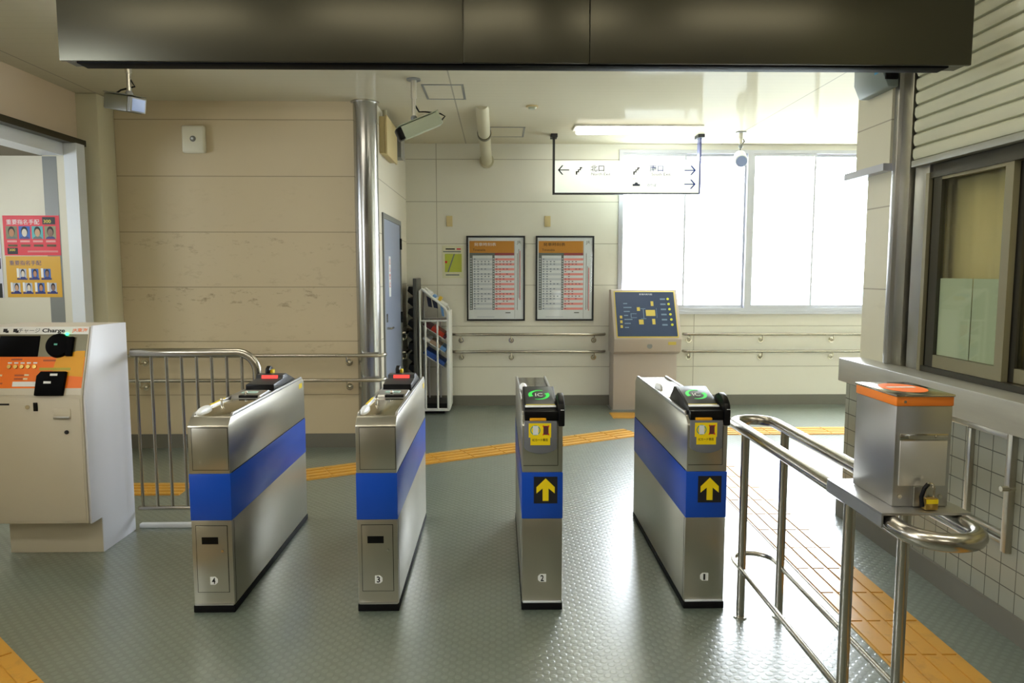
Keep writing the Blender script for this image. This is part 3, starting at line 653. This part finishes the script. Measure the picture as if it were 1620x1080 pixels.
for x in (b0 + .02, b1 - .025): obj('bolt', MB().cyl((x, c0, .953), (x, c0 - .005, .953), .006), 'chrome', bx)
obj('hasp', MB().box(1.20, 1.262, c0 - .010, c0, .925, .984), 'steel', bx, .002)
pk = thing('padlock', 'small brass padlock with yellow tag hanging on the front of the fare box', 'padlock', (1.232, 2.015, .924))
obj('shackle', MB().tube([(1.224, 2.012, .955), (1.224, 2.014, .986)] + arc(1.236, .986, .012, 180, 0, 6, lambda a, b: (a, 2.016, b)) + [(1.248, 2.014, .986), (1.248, 2.012, .955)], .0036, 8), 'chrome', pk)
obj('body', MB().box(1.217, 1.255, 2.0, 2.022, .924, .958), 'brass', pk, .003)
obj('label_tag', MB().box(1.219, 1.253, 1.9985, 2.0005, .943, .955), 'yellow', pk)
obj('cord', MB().tube([(1.232, 2.018, .995), (1.216, 2.008, .985), (1.206, 2.004, .962), (1.209, 2.002, .935)], .006, 8), 'blackmatt', pk, label='black cord')

# ------------------------------------------------------------------ overhead gate sign
hs = thing('gate_sign', 'long dark bronze sign box hanging over the ticket gates', 'sign', (.1, 3.35, 2.47))
hx0, hx1, hy = -1.862, 2.052, 3.215
cuts = [hx0, -.150, .392, hx1]
for i in range(3): obj('face_panel', MB().box(cuts[i] + (.0015 if i else 0), cuts[i + 1] - (.0015 if i < 2 else 0), hy, hy + .02, 2.495, 3.0), 'header', hs, .003)
obj('housing', MB().box(hx0 + .01, hx1 - .01, hy + .02, hy + .11, 2.50, 3.0), 'header', hs)
obj('underside', MB().box(hx0 + .06, hx1 - .085, hy + .022, hy + .108, 2.490, 2.50), 'screenblack', hs, .003)
for x in (-1.3, .1, 1.5): obj('hanger', MB().cyl((x, hy + .065, 3.0), (x, hy + .065, HC), .02), 'steel', hs)

# ------------------------------------------------------------------ hanging direction sign
ds = thing('direction_sign', 'white lit direction sign with arrows hanging from the ceiling by the window', 'sign', (1.4, 8.12, 2.46))
s0, s1, sy, z0, z1 = .615, 2.20, 8.12, 2.47, 2.815
obj('sign_face', MB().box(s0, s1, sy - .05, sy + .05, z0, z1), 'signlit', ds, .003)
obj('frame', MB().box(s0 - .018, s0, sy - .055, sy + .055, z0 - .012, HC - .03), 'ink', ds)
obj('frame', MB().box(s1, s1 + .018, sy - .055, sy + .055, z0 - .012, HC - .03), mat('bloom_tinted_frame', '#52588a', .4), ds)  # glare bloom is put into this frame's bluish colour
obj('frame', MB().box(s0, s1, sy - .055, sy + .055, z0 - .012, z0), 'ink', ds)
for x in (s0 - .009, s1 + .009): obj('ceiling_mount', MB().box(x - .035, x + .035, sy - .08, sy + .08, HC - .035, HC), 'ink', ds)
sf = sy - .0505
dink = mat('sign_ink', '#0c0e12', .6, spec=.05); bink = mat('sign_blue_ink', '#16307c', .6, spec=.05); pale = mat('sign_pale_ink', '#3a404c', .6, spec=.05)
def arrow(x, z, s, m):
    L = .062
    pts = lambda q: [(x + s * a, z + b) for a, b in q]
    obj('arrow', MB().sheet(pts([(-L, -.005), (L * .8, -.005), (L * .8, .005), (-L, .005)])[::s], (0, sf, 0), X3, Z3, .001).sheet(pts([(L, 0), (L - .045, .05), (L - .060, .05), (L - .018, 0), (L - .060, -.05), (L - .045, -.05)])[::s], (0, sf - .0002, 0), X3, Z3, .001), m, ds)
arrow(.71, 2.715, -1, dink); arrow(2.10, 2.715, 1, bink); arrow(2.10, 2.565, 1, bink)
def stairs_icon(x, z, m):
    return obj('exit_icon', MB().sheet([(x - .035, z - .045), (x - .02, z - .045), (x - .02, z - .02), (x, z - .02), (x, z + .002), (x + .02, z + .002), (x + .02, z + .022), (x + .035, z + .022), (x + .035, z + .035), (x + .008, z + .035), (x + .008, z + .012), (x - .012, z + .012), (x - .012, z - .008), (x - .035, z - .008)], (0, sf, 0), X3, Z3, .001), m, ds)
stairs_icon(.88, 2.71, dink); stairs_icon(1.51, 2.71, dink)
text('北口', dink, ds, (1.08, sf, 2.735), X3, Z3, .15, .068, bold=.008); text('North Exit', pale, ds, (1.12, sf, 2.672), X3, Z3, .21, .03)
text('南口', bink, ds, (1.73, sf, 2.735), X3, Z3, .15, .068, bold=.008); text('South Exit', pale, ds, (1.78, sf, 2.672), X3, Z3, .21, .03)
text('タクシー', pale, ds, (1.51, sf, 2.62), X3, Z3, .09, .02); text('のりば', bink, ds, (1.68, sf, 2.555), X3, Z3, .10, .03)
obj('taxi_icon', MB().sheet([(1.47, 2.545), (1.55, 2.545), (1.55, 2.565), (1.53, 2.567), (1.52, 2.583), (1.50, 2.583), (1.49, 2.567), (1.47, 2.565)], (0, sf, 0), X3, Z3, .001), pale, ds)

# ------------------------------------------------------------------ lamps and ceiling fittings
def ceiling_lamp(x0, x1, y0, y1, label, m, g='ceiling lamps'):
    t = thing('ceiling_lamp', label, 'ceiling lamp', ((x0 + x1) / 2, (y0 + y1) / 2, HC), g)
    obj('housing', MB().box(x0, x1, y0, y1, HC - .018, HC), 'white', t, .003)
    obj('diffuser', MB().box(x0 + .03, x1 - .03, y0 + .02, y1 - .02, HC - .058, HC - .0185), m, t, .015)
ceiling_lamp(.78, 2.10, 7.55, 7.83, 'bright fluorescent ceiling lamp over the white direction sign', 'lamp')
for i, (x, y) in enumerate(((-2.3, 1.65), (-.35, 1.65), (1.5, 1.65), (-1.9, -.9), (.6, -.9))):
    ceiling_lamp(x - .65, x + .65, y - .15, y + .15, 'unseen added ceiling lamp in the hall in front of the gates', 'hall_fill')  # unseen hall lamps added for brightness; front row placed from sign reflections
ceiling_lamp(-2.35, -1.05, 4.35, 4.65, 'added fluorescent ceiling lamp hidden above the left pair of gates', 'gate_fill')  # added lamp behind the gate sign, brightens the left wall
ceiling_lamp(.0, 1.30, 4.35, 4.65, 'added fluorescent ceiling lamp hidden above the right pair of gates', 'gate_fill')  # second added lamp behind the gate sign, out of view
hg = 'access hatches in the glossy ceiling'
for (x0, x1, y0, y1, lb) in ((-.62, -.28, 6.0, 6.5, 'square access hatch in the ceiling beside the middle camera'), (-.10, .28, 7.7, 8.25, 'access hatch in the ceiling close to the back wall and pipe')):
    t = thing('ceiling_hatch', lb, 'access hatch', ((x0 + x1) / 2, (y0 + y1) / 2, HC), hg)
    r = MB().box(x0, x1, y0, y0 + .02, HC - .004, HC).box(x0, x1, y1 - .02, y1, HC - .004, HC).box(x0, x0 + .02, y0 + .02, y1 - .02, HC - .004, HC).box(x1 - .02, x1, y0 + .02, y1 - .02, HC - .004, HC)
    obj('hatch_frame', r, 'greyframe', t); obj('hatch_panel', MB().box(x0 + .02, x1 - .02, y0 + .02, y1 - .02, HC - .002, HC), 'ceiling', t)
sd = thing('smoke_detector', 'small round detector on the ceiling between pipe and lamp', 'detector', (.307, 6.75, HC))
obj('detector_base', MB().cyl((.307, 6.75, HC), (.307, 6.75, HC - .012), .055, seg=24), 'beige_box', sd); obj('detector_head', MB().cyl((.307, 6.75, HC - .012), (.307, 6.75, HC - .028), .04, .03, 24), 'camgrey', sd)
pp = thing('drain_pipe', 'beige pipe running from the ceiling into the back wall', 'pipe', (-.14, 7.7, 3.0))
obj('pipe_run', MB().tube([(-.150, 6.78, HC + .03), (-.148, 6.95, 3.08), (-.143, 7.75, 2.985), (-.138, YB - .02, 2.90)], .062, 20), 'pipe', pp)
obj('pipe_collar', MB().cyl((-.144, 7.55, 3.008), (-.143, 7.60, 3.002), .072, seg=20), 'camdark', pp); obj('wall_flange', MB().cyl((-.138, YB - .03, 2.902), (-.138, YB, 2.90), .085, seg=24), 'pipe', pp)

# ------------------------------------------------------------------ surveillance cameras
def camera_thing(mount, pole_z, ctr, d, L, wd, ht, label, body='camgrey', lens='black', round_=False, cable=True):
    t = thing('security_camera', label, 'security camera', (mount[0], mount[1], HC), 'ceiling surveillance cameras')
    obj('ceiling_plate', MB().cyl((*mount, HC), (*mount, HC - .012), .055, seg=24), 'greyframe', t)
    obj('pole', MB().cyl((*mount, HC - .012), (*mount, (HC + pole_z) / 2), .022, seg=14).cyl((*mount, (HC + pole_z) / 2), (*mount, pole_z), .016, seg=14), 'steel', t)
    d = Vector(d).normalized(); s_ = d.cross(Z3).normalized(); u_ = s_.cross(d); ctr = Vector(ctr)
    obj('joint', MB().ball((*mount, pole_z), .026), 'greyframe', t)
    if round_:
        h_ = obj('housing', MB().cyl(ctr - d * L / 2, ctr + d * L / 2, wd / 2, seg=24), body, t, .006)
        obj('lens', MB().cyl(ctr + d * L / 2, ctr + d * (L / 2 + .012), wd * .42, seg=24), lens, h_)
    else:
        h_ = obj('housing', MB().obox(ctr, d, s_, u_, L / 2, wd / 2, ht / 2), body, t, .010)
        obj('sunshield', MB().obox(ctr + u_ * (ht / 2 + .006) + d * .01, d, s_, u_, L / 2 + .01, wd / 2 + .008, .003), body, h_, .002)
        f_ = obj('lens_hood', MB().obox(ctr + d * (L / 2 + .02), d, s_, u_, .022, wd * .46, ht * .46), 'greyframe' if lens == 'lensblue' else lens, h_, .004)
        obj('lens', MB().obox(ctr + d * (L / 2 + .043), d, s_, u_, .003, wd * .38, ht * .38), lens, h_, .002)
    if cable:
        b_ = ctr - d * L / 2
        obj('cable', MB().tube([(mount[0] + .01, mount[1], pole_z + .10), (mount[0] + .04, mount[1], pole_z + .05), tuple(b_ * .45 + Vector((mount[0], mount[1], pole_z)) * .55 + Vector((0, 0, .05))), tuple(b_ - d * .02 + u_ * .03), tuple(b_ - d * .045), tuple(b_ - d * .005 - u_ * .02)], .006, 8), 'blackmatt', t)
    return t
camera_thing((-2.545, 5.2), 2.825, (-2.565, 5.15, 2.752), (.80, -.56, -.20), .30, .115, .105, 'security camera with pale blue lens above the beige left wall', 'camdark', 'lensblue')
camera_thing((-.66, 5.84), 2.80, (-.60, 5.80, 2.735), (-.86, -.22, -.40), .32, .105, .10, 'grey-green security camera in the middle, aiming down to the left')
camera_thing((2.60, 7.92), 2.95, (2.585, 7.86, 2.81), (-.22, -.9, -.36), .24, .13, .12, 'security camera hanging in front of the bright windows', 'jamb', 'lensblue', True)

# ------------------------------------------------------------------ small wall fittings
ws = thing('wall_loudspeaker', 'square off-white loudspeaker high on the beige left wall', 'loudspeaker', (-2.67, YL, 2.76))
obj('cover', MB().box(-2.772, -2.574, YL - .055, YL, 2.645, 2.882), mat('offwhite_cover', '#e2dfcb', .4), ws, .018, seg=3)
obj('centre_badge', MB().cyl((-2.673, YL - .055, 2.765), (-2.673, YL - .066, 2.765), .026, .020, 20), 'greyframe', ws)
obj('badge_pin', MB().cyl((-2.673, YL - .066, 2.765), (-2.673, YL - .072, 2.765), .010, seg=12), 'jamb', ws)
for x, lb in ((-.58, 'small yellowish blank plate on the back wall above the local map'), (.578, 'small yellowish blank plate on the back wall above the right timetable')):
    solo('blank_plate', MB().box(x - .036, x + .036, YB - .012, YB, 2.14, 2.265), 'beige_box', lb, 'wall plate', 'blank plates on the back wall', .003)
jb = thing('junction_box', 'beige junction box high on the side wall behind the steel column', 'junction box', (XS, 7.15, 2.70))
obj('box_body', MB().box(XS, XS + .05, 6.82, 7.45, 2.69, 3.02), 'beige_box', jb, .004)
obj('box_cover', MB().box(XS + .054, XS + .074, 6.80, 7.47, 2.68, 3.03), 'beige_box', jb, .004)
obj('conduit', MB().cyl((XS + .03, 6.95, 3.02), (XS + .03, 6.95, HC), .02), 'pipe', jb)
mb_ = thing('meter_box', 'small grey metal box on the side wall next to the beige junction box', 'meter box', (XS, 7.75, 2.85))
obj('box_body', MB().box(XS, XS + .09, 7.62, 7.86, 2.78, 3.03), 'greyframe', mb_, .004); obj('box_cover', MB().box(XS + .09, XS + .098, 7.61, 7.87, 2.77, 3.04), 'steel_side', mb_, .002)

# ------------------------------------------------------------------ framed timetables
def timetable(x0, label, pal):
    x1, z0, z1 = x0 + .693, 1.027, 2.032; t = thing('timetable', label, 'timetable', ((x0 + x1) / 2, YB, z0), 'framed timetables on the back wall')
    y = YB - .03
    obj('frame', MB().box(x0, x0 + .02, y, YB, z0, z1).box(x1 - .02, x1, y, YB, z0, z1).box(x0 + .02, x1 - .02, y, YB, z0, z0 + .02).box(x0 + .02, x1 - .02, y, YB, z1 - .02, z1), 'ink', t, .002)
    obj('sheet', MB().box(x0 + .018, x1 - .018, YB - .014, YB - .001, z0 + .018, z1 - .018), mat('timetable_paper', '#e3e8ec', .5), t)
    o = Vector((x0, YB - .0142, z0)); R = lambda n, a, b, cc, d, m, lift=0: obj(n, MB().rect(a, b, cc, d, o - Y3 * lift, X3, Z3, .0006), m, t)
    R('title_band', .035, .565, .805, .945, 'brownbar')
    R('heading_band', .035, .3, .775, .805, 'greybar'); R('heading_band', .335, .565, .775, .805, mat('maroon_band', '#a04850', .5)); R('heading_band', .3, .335, .775, .805, 'greybar')
    R('hour_column', .035, .072, .13, .775, 'greybar'); R('hour_column', .305, .332, .13, .775, 'greybar')
    g = MB(); p = MB(); n = MB(); n2 = MB(); hh = MB()
    for i in range(11): p.rect(.335, .565, .13 + i * .0586, .156 + i * .0586, o, X3, Z3, .0006)
    for i in range(11): g.rect(.075, .302, .13 + i * .0586, .156 + i * .0586, o, X3, Z3, .0006)
    for i in range(21):
        hh.rect(.042, .062, .142 + i * .0293, .156 + i * .0293, o - Y3 * .0007, X3, Z3, .0004); hh.rect(.310, .327, .142 + i * .0293, .156 + i * .0293, o - Y3 * .0007, X3, Z3, .0004)
        for k in range(random.choice((2, 3, 4, 5)) if 1 < i < 20 else 1):
            n.rect(.085 + k * .042, .103 + k * .042, .140 + i * .0293, .152 + i * .0293, o - Y3 * .0007, X3, Z3, .0004)
            if random.random() < .85: n2.rect(.345 + k * .042, .363 + k * .042, .140 + i * .0293, .152 + i * .0293, o - Y3 * .0007, X3, Z3, .0004)
    obj('pink_rows', p, 'pinkbar', t).name = 'holiday_grid'; obj('weekday_grid', g, 'palebar', t)
    gi = mat('grid_ink', '#7a8698', .6)
    for nm, mm, ma in (('minute_marks', n, gi), ('minute_marks', n2, mat('grid_ink_red', '#a06a74', .6)), ('hour_marks', hh, 'palebar')): obj(nm, mm, ma, t)['kind'] = 'stuff'
    text('発車時刻表', 'paper' if pal == 0 else 'ink', t, (x0 + .22, YB - .0150, z0 + .905), X3, Z3, .26, .04); text('Timetable', 'ink', t, (x0 + .15, YB - .0150, z0 + .84), X3, Z3, .15, .026)
    text('JR', 'greybar', t, (x0 + .62, YB - .0144, z0 + .925), X3, Z3, .05, .045)
    R('side_rule', .569, .572, .03, .95, 'greybar'); a = .25 if pal == 0 else .12; b = .85 if pal == 0 else .65
    R('line_diagram', .598, .604, .13, .80, 'greybar'); R('line_diagram', .617, .622, a + .02, b, 'ink'); R('line_diagram', .630, .637, a, b - .02, 'red')
    R('foot_note', .12, .33, .04, .052, 'palebar'); R('foot_note', .46, .52, .09, .102, 'greybar')
    obj('glass_cover', MB().box(x0 + .02, x1 - .02, YB - .024, YB - .022, z0 + .02, z1 - .02), 'glass', t)
timetable(-.380, 'black-framed timetable, the one nearer the local map', 0)
timetable(.440, 'black-framed timetable, the one nearer the windows and kiosk', 1)
mp = thing('map_poster', 'small pale map poster with a green map next to the timetables', 'poster', (-.54, YB, 1.54))
obj('sheet', MB().box(-.668, -.418, YB - .003, YB, 1.535, 1.915), mat('map_paper', '#d6d4b8', .6), mp)
o = Vector((-.668, YB - .003, 1.535)); R = lambda n, a, b, cc, d, m, lift=0: obj(n, MB().rect(a, b, cc, d, o - Y3 * lift, X3, Z3, .0006), m, mp)
R('map_field', .03, .23, .07, .285, mat('map_green', '#b4bd4a', .6)); obj('road', MB().sheet([(.06, .07), (.075, .07), (.15, .285), (.135, .285)], o - Y3 * .0007, X3, Z3, .0004), 'greybar', mp)
obj('marker', MB().sheet([(.03, .19), (.045, .17), (.06, .19), (.052, .205), (.045, .2), (.038, .205)], o - Y3 * .0007, X3, Z3, .0004), 'red', mp)
R('title_bar', .04, .15, .335, .35, 'ink'); R('title_bar', .01, .22, .305, .318, 'greybar'); R('title_bar', .17, .22, .335, .35, 'red'); R('foot_note', .04, .2, .03, .045, 'greybar')

# ------------------------------------------------------------------ tactile map kiosk
kx0, kx1 = 1.312, 2.082
kk = thing('map_kiosk', 'grey floor-standing kiosk with a sloping dark blue station map', 'map kiosk', (1.7, 8.5, 0))
obj('pedestal', MB().box(kx0 + .015, kx1 - .02, 8.33, 8.64, 0, .665), 'kiosk', kk, .004)
obj('head', MB().prism([(8.33, .665), (8.23, .70), (8.20, .845), (8.50, 1.40), (8.64, 1.40), (8.64, .665)], 'X', kx0, kx1), 'kiosk', kk, .006)
obj('floor_plate', MB().box(kx0 - .01, kx1 + .005, 8.31, 8.64, 0, .012), 'greyframe', kk)
kv = Vector((0, .30, .555)); KL = kv.length; kv = kv / KL; ko = Vector((kx0, 8.20, .845)); kn = X3.cross(kv)
KW = kx1 - kx0
fr = obj('map_frame', MB().rect(.03, KW - .03, .02, KL - .02, ko, X3, kv, .004), 'mapyellow', kk, .001)
pl = obj('map_panel', MB().rect(.042, KW - .042, .034, KL - .034, ko + kn * .004, X3, kv, .002), 'mapnavy', kk, label='dark blue raised map')
kp = lambda a, b, lift=.0062: ko + X3 * (a * KW) + kv * (b * KL) + kn * lift
def kr(n, a, b, cc, d, m): return obj(n, MB().rect(a * KW, b * KW, cc * KL, d * KL, ko + kn * .0061, X3, kv, .0015), m, pl)
for q in ((.50, .64, .46, .58), (.37, .415, .56, .635), (.585, .625, .66, .755), (.385, .455, .29, .385), (.585, .63, .29, .40)): kr('map_room', *q, 'mapyellow')
lineM = mat('map_line', '#6d86a2', .5)
for q in ((.27, .36, .50, .51), (.27, .28, .42, .51), (.27, .36, .42, .43), (.42, .50, .40, .41), (.42, .50, .60, .61), (.66, .665, .42, .62), (.46, .47, .41, .6)): kr('map_wall', *q, lineM)
for i in range(6): obj('map_button', MB().cyl(kp(.848 + i * .006, .80 - i * .104), kp(.848 + i * .006, .80 - i * .104, .014), .0145, seg=14), mat('lime_button', '#d2d43a', .4), pl)
for i in range(3): kr('map_key', .105, .14, .22 + i * .095, .275 + i * .095, 'mapyellow')
for i in range(6): kr('map_caption', .73, .81, .785 - i * .104, .815 - i * .104, lineM)
for i in range(7): kr('map_caption', .17, .17 + .06 + .03 * (i % 3), .22 + i * .08, .24 + i * .08, lineM)
text('駅構内案内図', 'palebar', pl, kp(.52, .90), X3, kv, .15, .022)
obj('speaker_grille', MB().cyl((1.72, 8.222, .765), (1.72, 8.212, .765), .03, seg=20), 'greyframe', kk)
obj('name_plate', MB().box(1.93, 2.02, 8.203, 8.216, .78, .815), 'mapyellow', kk)

# ------------------------------------------------------------------ brochure racks
br = thing('leaflet_rack', 'dark upright leaflet rack with black pockets beside the grey door', 'leaflet rack', (-.97, 8.36, 0))
obj('back_panel', MB().box(-.955, -.915, 8.12, 8.60, .04, 1.535), mat('dark_grey_metal', '#4a4a46', .4), br, .004)
for sx, x in ((-1, -.955),):
    for i in range(9):
        z = .34 + i * .125
        obj('pocket', MB().prism([(x, z), (x - .062, z + .055), (x - .050, z + .105), (x - .012, z + .10), (x, z + .10)], 'Y', 8.13, 8.59), 'black', br, .003)
obj('foot', MB().box(-.99, -.905, 8.12, 8.60, 0, .04), 'blackmatt', br, .004)
wr = thing('brochure_stand', 'white wire brochure stand with sloping trays beside the dark leaflet rack', 'brochure stand', (-.72, 8.36, 0))
for y in (8.16, 8.58):
    sf_ = obj('side_frame', MB().tube([(-.885, y, .06), (-.885, y, 1.40), (-.86, y, 1.42), (-.60, y, 1.20), (-.565, y, 1.13), (-.565, y, .06)], .012, 10), 'white', wr)
    obj('upright', MB().cyl((-.825, y, .06), (-.825, y, 1.06), .011), 'white', sf_); obj('upright', MB().cyl((-.69, y, .06), (-.69, y, 1.06), .011), 'white', sf_)
    obj('cross_bar', MB().cyl((-.885, y, 1.06), (-.565, y, 1.06), .010), 'white', sf_)
obj('front_plate', MB().box(-.585, -.55, 8.15, 8.59, .05, 1.17), 'white', wr, .004)
obj('base_tray', MB().box(-.89, -.56, 8.15, 8.59, .035, .065), 'white', wr, .004); obj('base_block', MB().box(-.87, -.58, 8.17, 8.57, .066, .12), 'black', wr)
obj('foot', MB().box(-.9, -.62, 8.2, 8.55, 0, .035), 'blackmatt', wr)
slope = Vector((.80, 0, -.52)).normalized()
def tray(x0, z0, L): return obj('shelf', MB().obox(Vector((x0, 8.37, z0)) + slope * L / 2, slope, Y3, slope.cross(Y3), L / 2, .2, .003), 'white', wr)
trays = [(-.86, 1.01), (-.86, .86), (-.86, .69)]
for x, z in trays: tray(x, z, .30)
tray(-.875, 1.41, .34)
up_ = Y3.cross(slope); up_ = up_ if up_.z > 0 else -up_
bm_ = {k: mat('cover_' + k, v, .45) for k, v in dict(red='#c63a24', blue='#2f58a8', sky='#6f9fd6', tan='#c0a48a', white='#e6e8ea', navy='#1c2440', yellow='#dcb92e', maroon='#5a2030').items()}
gB = 'brochures on the white stand'
def brochure(x, z, a, L, thick, y0, y1, k, label):
    s_ = Vector((x, (y0 + y1) / 2, z)) + slope * (a + L / 2) + up_ * (.004 + thick / 2)
    solo('brochure', MB().obox(s_, slope, Y3, up_, L / 2, (y1 - y0) / 2, thick / 2), bm_[k], label, 'brochure', gB, .002)
brochure(*trays[0], .0, .10, .04, 8.19, 8.55, 'maroon', 'dark maroon brochure pile at the back of the upper tray')
brochure(*trays[0], .105, .16, .05, 8.19, 8.55, 'red', 'thick red brochure pile on the upper tray of the stand')
brochure(*trays[0], .27, .03, .04, 8.19, 8.55, 'maroon', 'small dark brochure at the front of the upper tray')
brochure(*trays[1], .09, .13, .04, 8.19, 8.55, 'tan', 'tan brochure pile on the middle tray of the stand')
brochure(*trays[1], .225, .07, .045, 8.19, 8.55, 'sky', 'light blue brochure pile on the middle tray of the stand')
brochure(*trays[1], .0, .085, .03, 8.19, 8.55, 'white', 'white leaflet pile at the back of the middle tray')
brochure(*trays[2], .0, .15, .055, 8.19, 8.55, 'blue', 'dark blue brochure pile at the back of the lowest tray')
brochure(*trays[2], .155, .12, .045, 8.19, 8.55, 'blue', 'dark blue brochure pile at the front of the lowest tray')
t0 = (-.875, 1.41)
brochure(*t0, .07, .05, .03, 8.25, 8.45, 'white', 'white leaflet stack on the sloping top of the stand')
brochure(*t0, .215, .035, .045, 8.25, 8.40, 'yellow', 'yellow leaflet stack on the sloping top of the stand')
brochure(*t0, .145, .04, .025, 8.25, 8.45, 'sky', 'light blue leaflet stack on the sloping top of the stand')
for x, w_, h_, k, lb in ((-.79, .05, .13, 'navy', 'navy leaflet hanging below the sloping top, nearer the dark rack'), (-.725, .055, .10, 'navy', 'navy leaflet hanging below the middle of the sloping top'), (-.645, .035, .14, 'sky', 'blue leaflet hanging below the front of the sloping top')):
    zt = 1.405 - (x + .875) * .65 - .012
    solo('leaflet', MB().prism([(x - w_ / 2, zt), (x + w_ / 2, zt - .03), (x + w_ / 2 + .012, zt - h_), (x - w_ / 2 + .02, zt - h_ + .01)], 'Y', 8.22, 8.24), bm_[k], lb, 'leaflet', 'leaflets hanging on the white stand')

# ------------------------------------------------------------------ wanted posters in the recess
def face(parent, o, x, z, w_, h_, bg, skin, hair, n):
    obj('portrait', MB().rect(x - w_ / 2, x + w_ / 2, z - h_ / 2, z + h_ / 2, o, X3, Z3, .0005), bg, parent)
    el = lambda a, b, ra, rb, lift, m, nm, t0=0, t1=360: obj(nm, MB().sheet([(a + ra * math.cos(math.radians(t0 + (t1 - t0) * i / 18)), b + rb * math.sin(math.radians(t0 + (t1 - t0) * i / 18))) for i in range(19 if t1 - t0 < 360 else 18)], o - Y3 * lift, X3, Z3, .0003), m, parent)
    el(x, z - h_ * .5, w_ * .42, h_ * .22, .0006, 'navy' if n % 2 else 'greybar', 'printed_shoulders', 0, 180)
    el(x, z + h_ * .08, w_ * .30, h_ * .40, .0009, hair, 'printed_hair'); el(x, z - h_ * .02, w_ * .235, h_ * .31, .0013, skin, 'printed_face')
yp = 6.1565
pr = thing('wanted_poster', 'red wanted poster with four portraits on the recess wall', 'poster', (-3.87, 6.16, 1.74), 'wanted posters')
po = Vector((-4.103, yp, 1.742)); obj('sheet', MB().rect(0, .462, 0, .328, po + Y3 * .002, X3, Z3, .002), 'red', pr)
p2 = po - Y3 * .0002
text('重要指名手配', 'paper', pr, (-4.103 + .165, yp - .0003, 1.742 + .275), X3, Z3, .27, .042)
obj('reward_box', MB().rect(.325, .43, .255, .315, p2, X3, Z3, .0005), 'ink', pr); text('300', 'yellow', pr, (-4.103 + .365, yp - .0008, 1.742 + .28), X3, Z3, .06, .026)
sk = [mat('skin_a', '#c08a66', .6), mat('skin_b', '#e0d6c6', .6), mat('skin_c', '#d0a684', .6), mat('skin_d', '#8f6f60', .6)]
bgs = [mat('bg_a', '#86876a', .6), mat('bg_b', '#3e6cc0', .6), mat('bg_c', '#5fb3b8', .6), mat('bg_d', '#9a9a78', .6)]
for i in range(4):
    x = .068 + i * .106; face(pr, p2, x, .188, .092, .105, bgs[i], sk[i], 'hair', i)
    obj('name_bar', MB().rect(x - .04, x + .04, .108, .124, p2, X3, Z3, .0005), mat('pink_name', '#e9a8a4', .6), pr); obj('name_bar', MB().rect(x - .035, x + .042, .072, .09, p2, X3, Z3, .0005), mat('olive_bar', '#5f5232', .6), pr)
obj('reward_box', MB().rect(.025, .11, .01, .062, p2, X3, Z3, .0005), 'ink', pr); text('300', 'yellow', pr, (-4.103 + .065, yp - .0008, 1.742 + .045), X3, Z3, .05, .02)
obj('contact_bar', MB().rect(.19, .44, .025, .04, p2, X3, Z3, .0005), mat('pink_name2', '#e08a88', .6), pr)
py_ = thing('wanted_poster', 'yellow wanted poster with seven portraits below the red one', 'poster', (-3.87, 6.16, 1.4), 'wanted posters')
po = Vector((-4.098, yp, 1.395)); obj('sheet', MB().rect(0, .45, 0, .34, po + Y3 * .002, X3, Z3, .002), mat('poster_yellow', '#d9a520', .5), py_)
p2 = po - Y3 * .0002
text('重要指名手配', 'navy', py_, (-4.098 + .16, yp - .0003, 1.395 + .285), X3, Z3, .26, .04)
for i in range(7):
    x, z = (.135 + i * .1, .195) if i < 3 else (.078 + (i - 3) * .1, .078)
    face(py_, p2, x, z, .058, .082, bgs[1] if i in (1, 2, 5) else mat('bg_pale', '#b9c2d6', .6), sk[(i * 3 + 1) % 4], 'hair', 1)
    obj('name_bar', MB().rect(x - .050, x - .032, z - .03, z + .045, p2, X3, Z3, .0005), 'paper', py_); obj('name_bar', MB().rect(x - .05, x + .035, z - .05, z - .036, p2, X3, Z3, .0005), 'navy', py_)
pq = thing('notice_poster', 'mostly hidden purple and white poster at the left edge of the recess wall', 'poster', (-4.4, 6.16, 1.4))
po = Vector((-4.675, yp, 1.39)); obj('sheet', MB().rect(0, .545, 0, .69, po + Y3 * .002, X3, Z3, .002), mat('poster_white', '#d8d8e6', .5), pq)
for i, (a, b, m_) in enumerate(((.50, .69, mat('purple_print', '#4a3a8a', .5)), (.34, .44, mat('tan_print', '#b58a78', .5)), (.0, .12, 'ink'), (.24, .33, mat('plum_print', '#3b2a4e', .5)))): obj('printed_panel', MB().rect(.01, .535, a, b, po - Y3 * .0002, X3, Z3, .0005), m_, pq)

# ------------------------------------------------------------------ outside
struct('terrain_outside', MB().box(-60, 90, 12, 200, -7.2, -7), mat('pale_ground', '#c9cdc8', .9))
gh = 'houses beyond the windows'
def house(x, y, w_, d_, h_, rh, label, rc):
    t = thing('house', label, 'house', (x, y, -7), gh)
    obj('walls', MB().box(x - w_ / 2, x + w_ / 2, y - d_ / 2, y + d_ / 2, -7, -7 + h_), mat('house_wall', '#d6d6d0', .8), t)
    obj('roof', MB().prism([(y - d_ / 2 - .5, -7 + h_), (y, -7 + h_ + rh), (y + d_ / 2 + .5, -7 + h_)], 'X', x - w_ / 2 - .5, x + w_ / 2 + .5), mat('house_roof', rc, .7), t)
house(24, 55, 16, 9, 5.2, 2.4, 'pale house with a bluish roof outside the window left of the pillar', '#7f98a8')
house(44, 62, 18, 10, 4.6, 2.2, 'long low pale house outside the window, partly behind the pillar', '#8a9aa6')
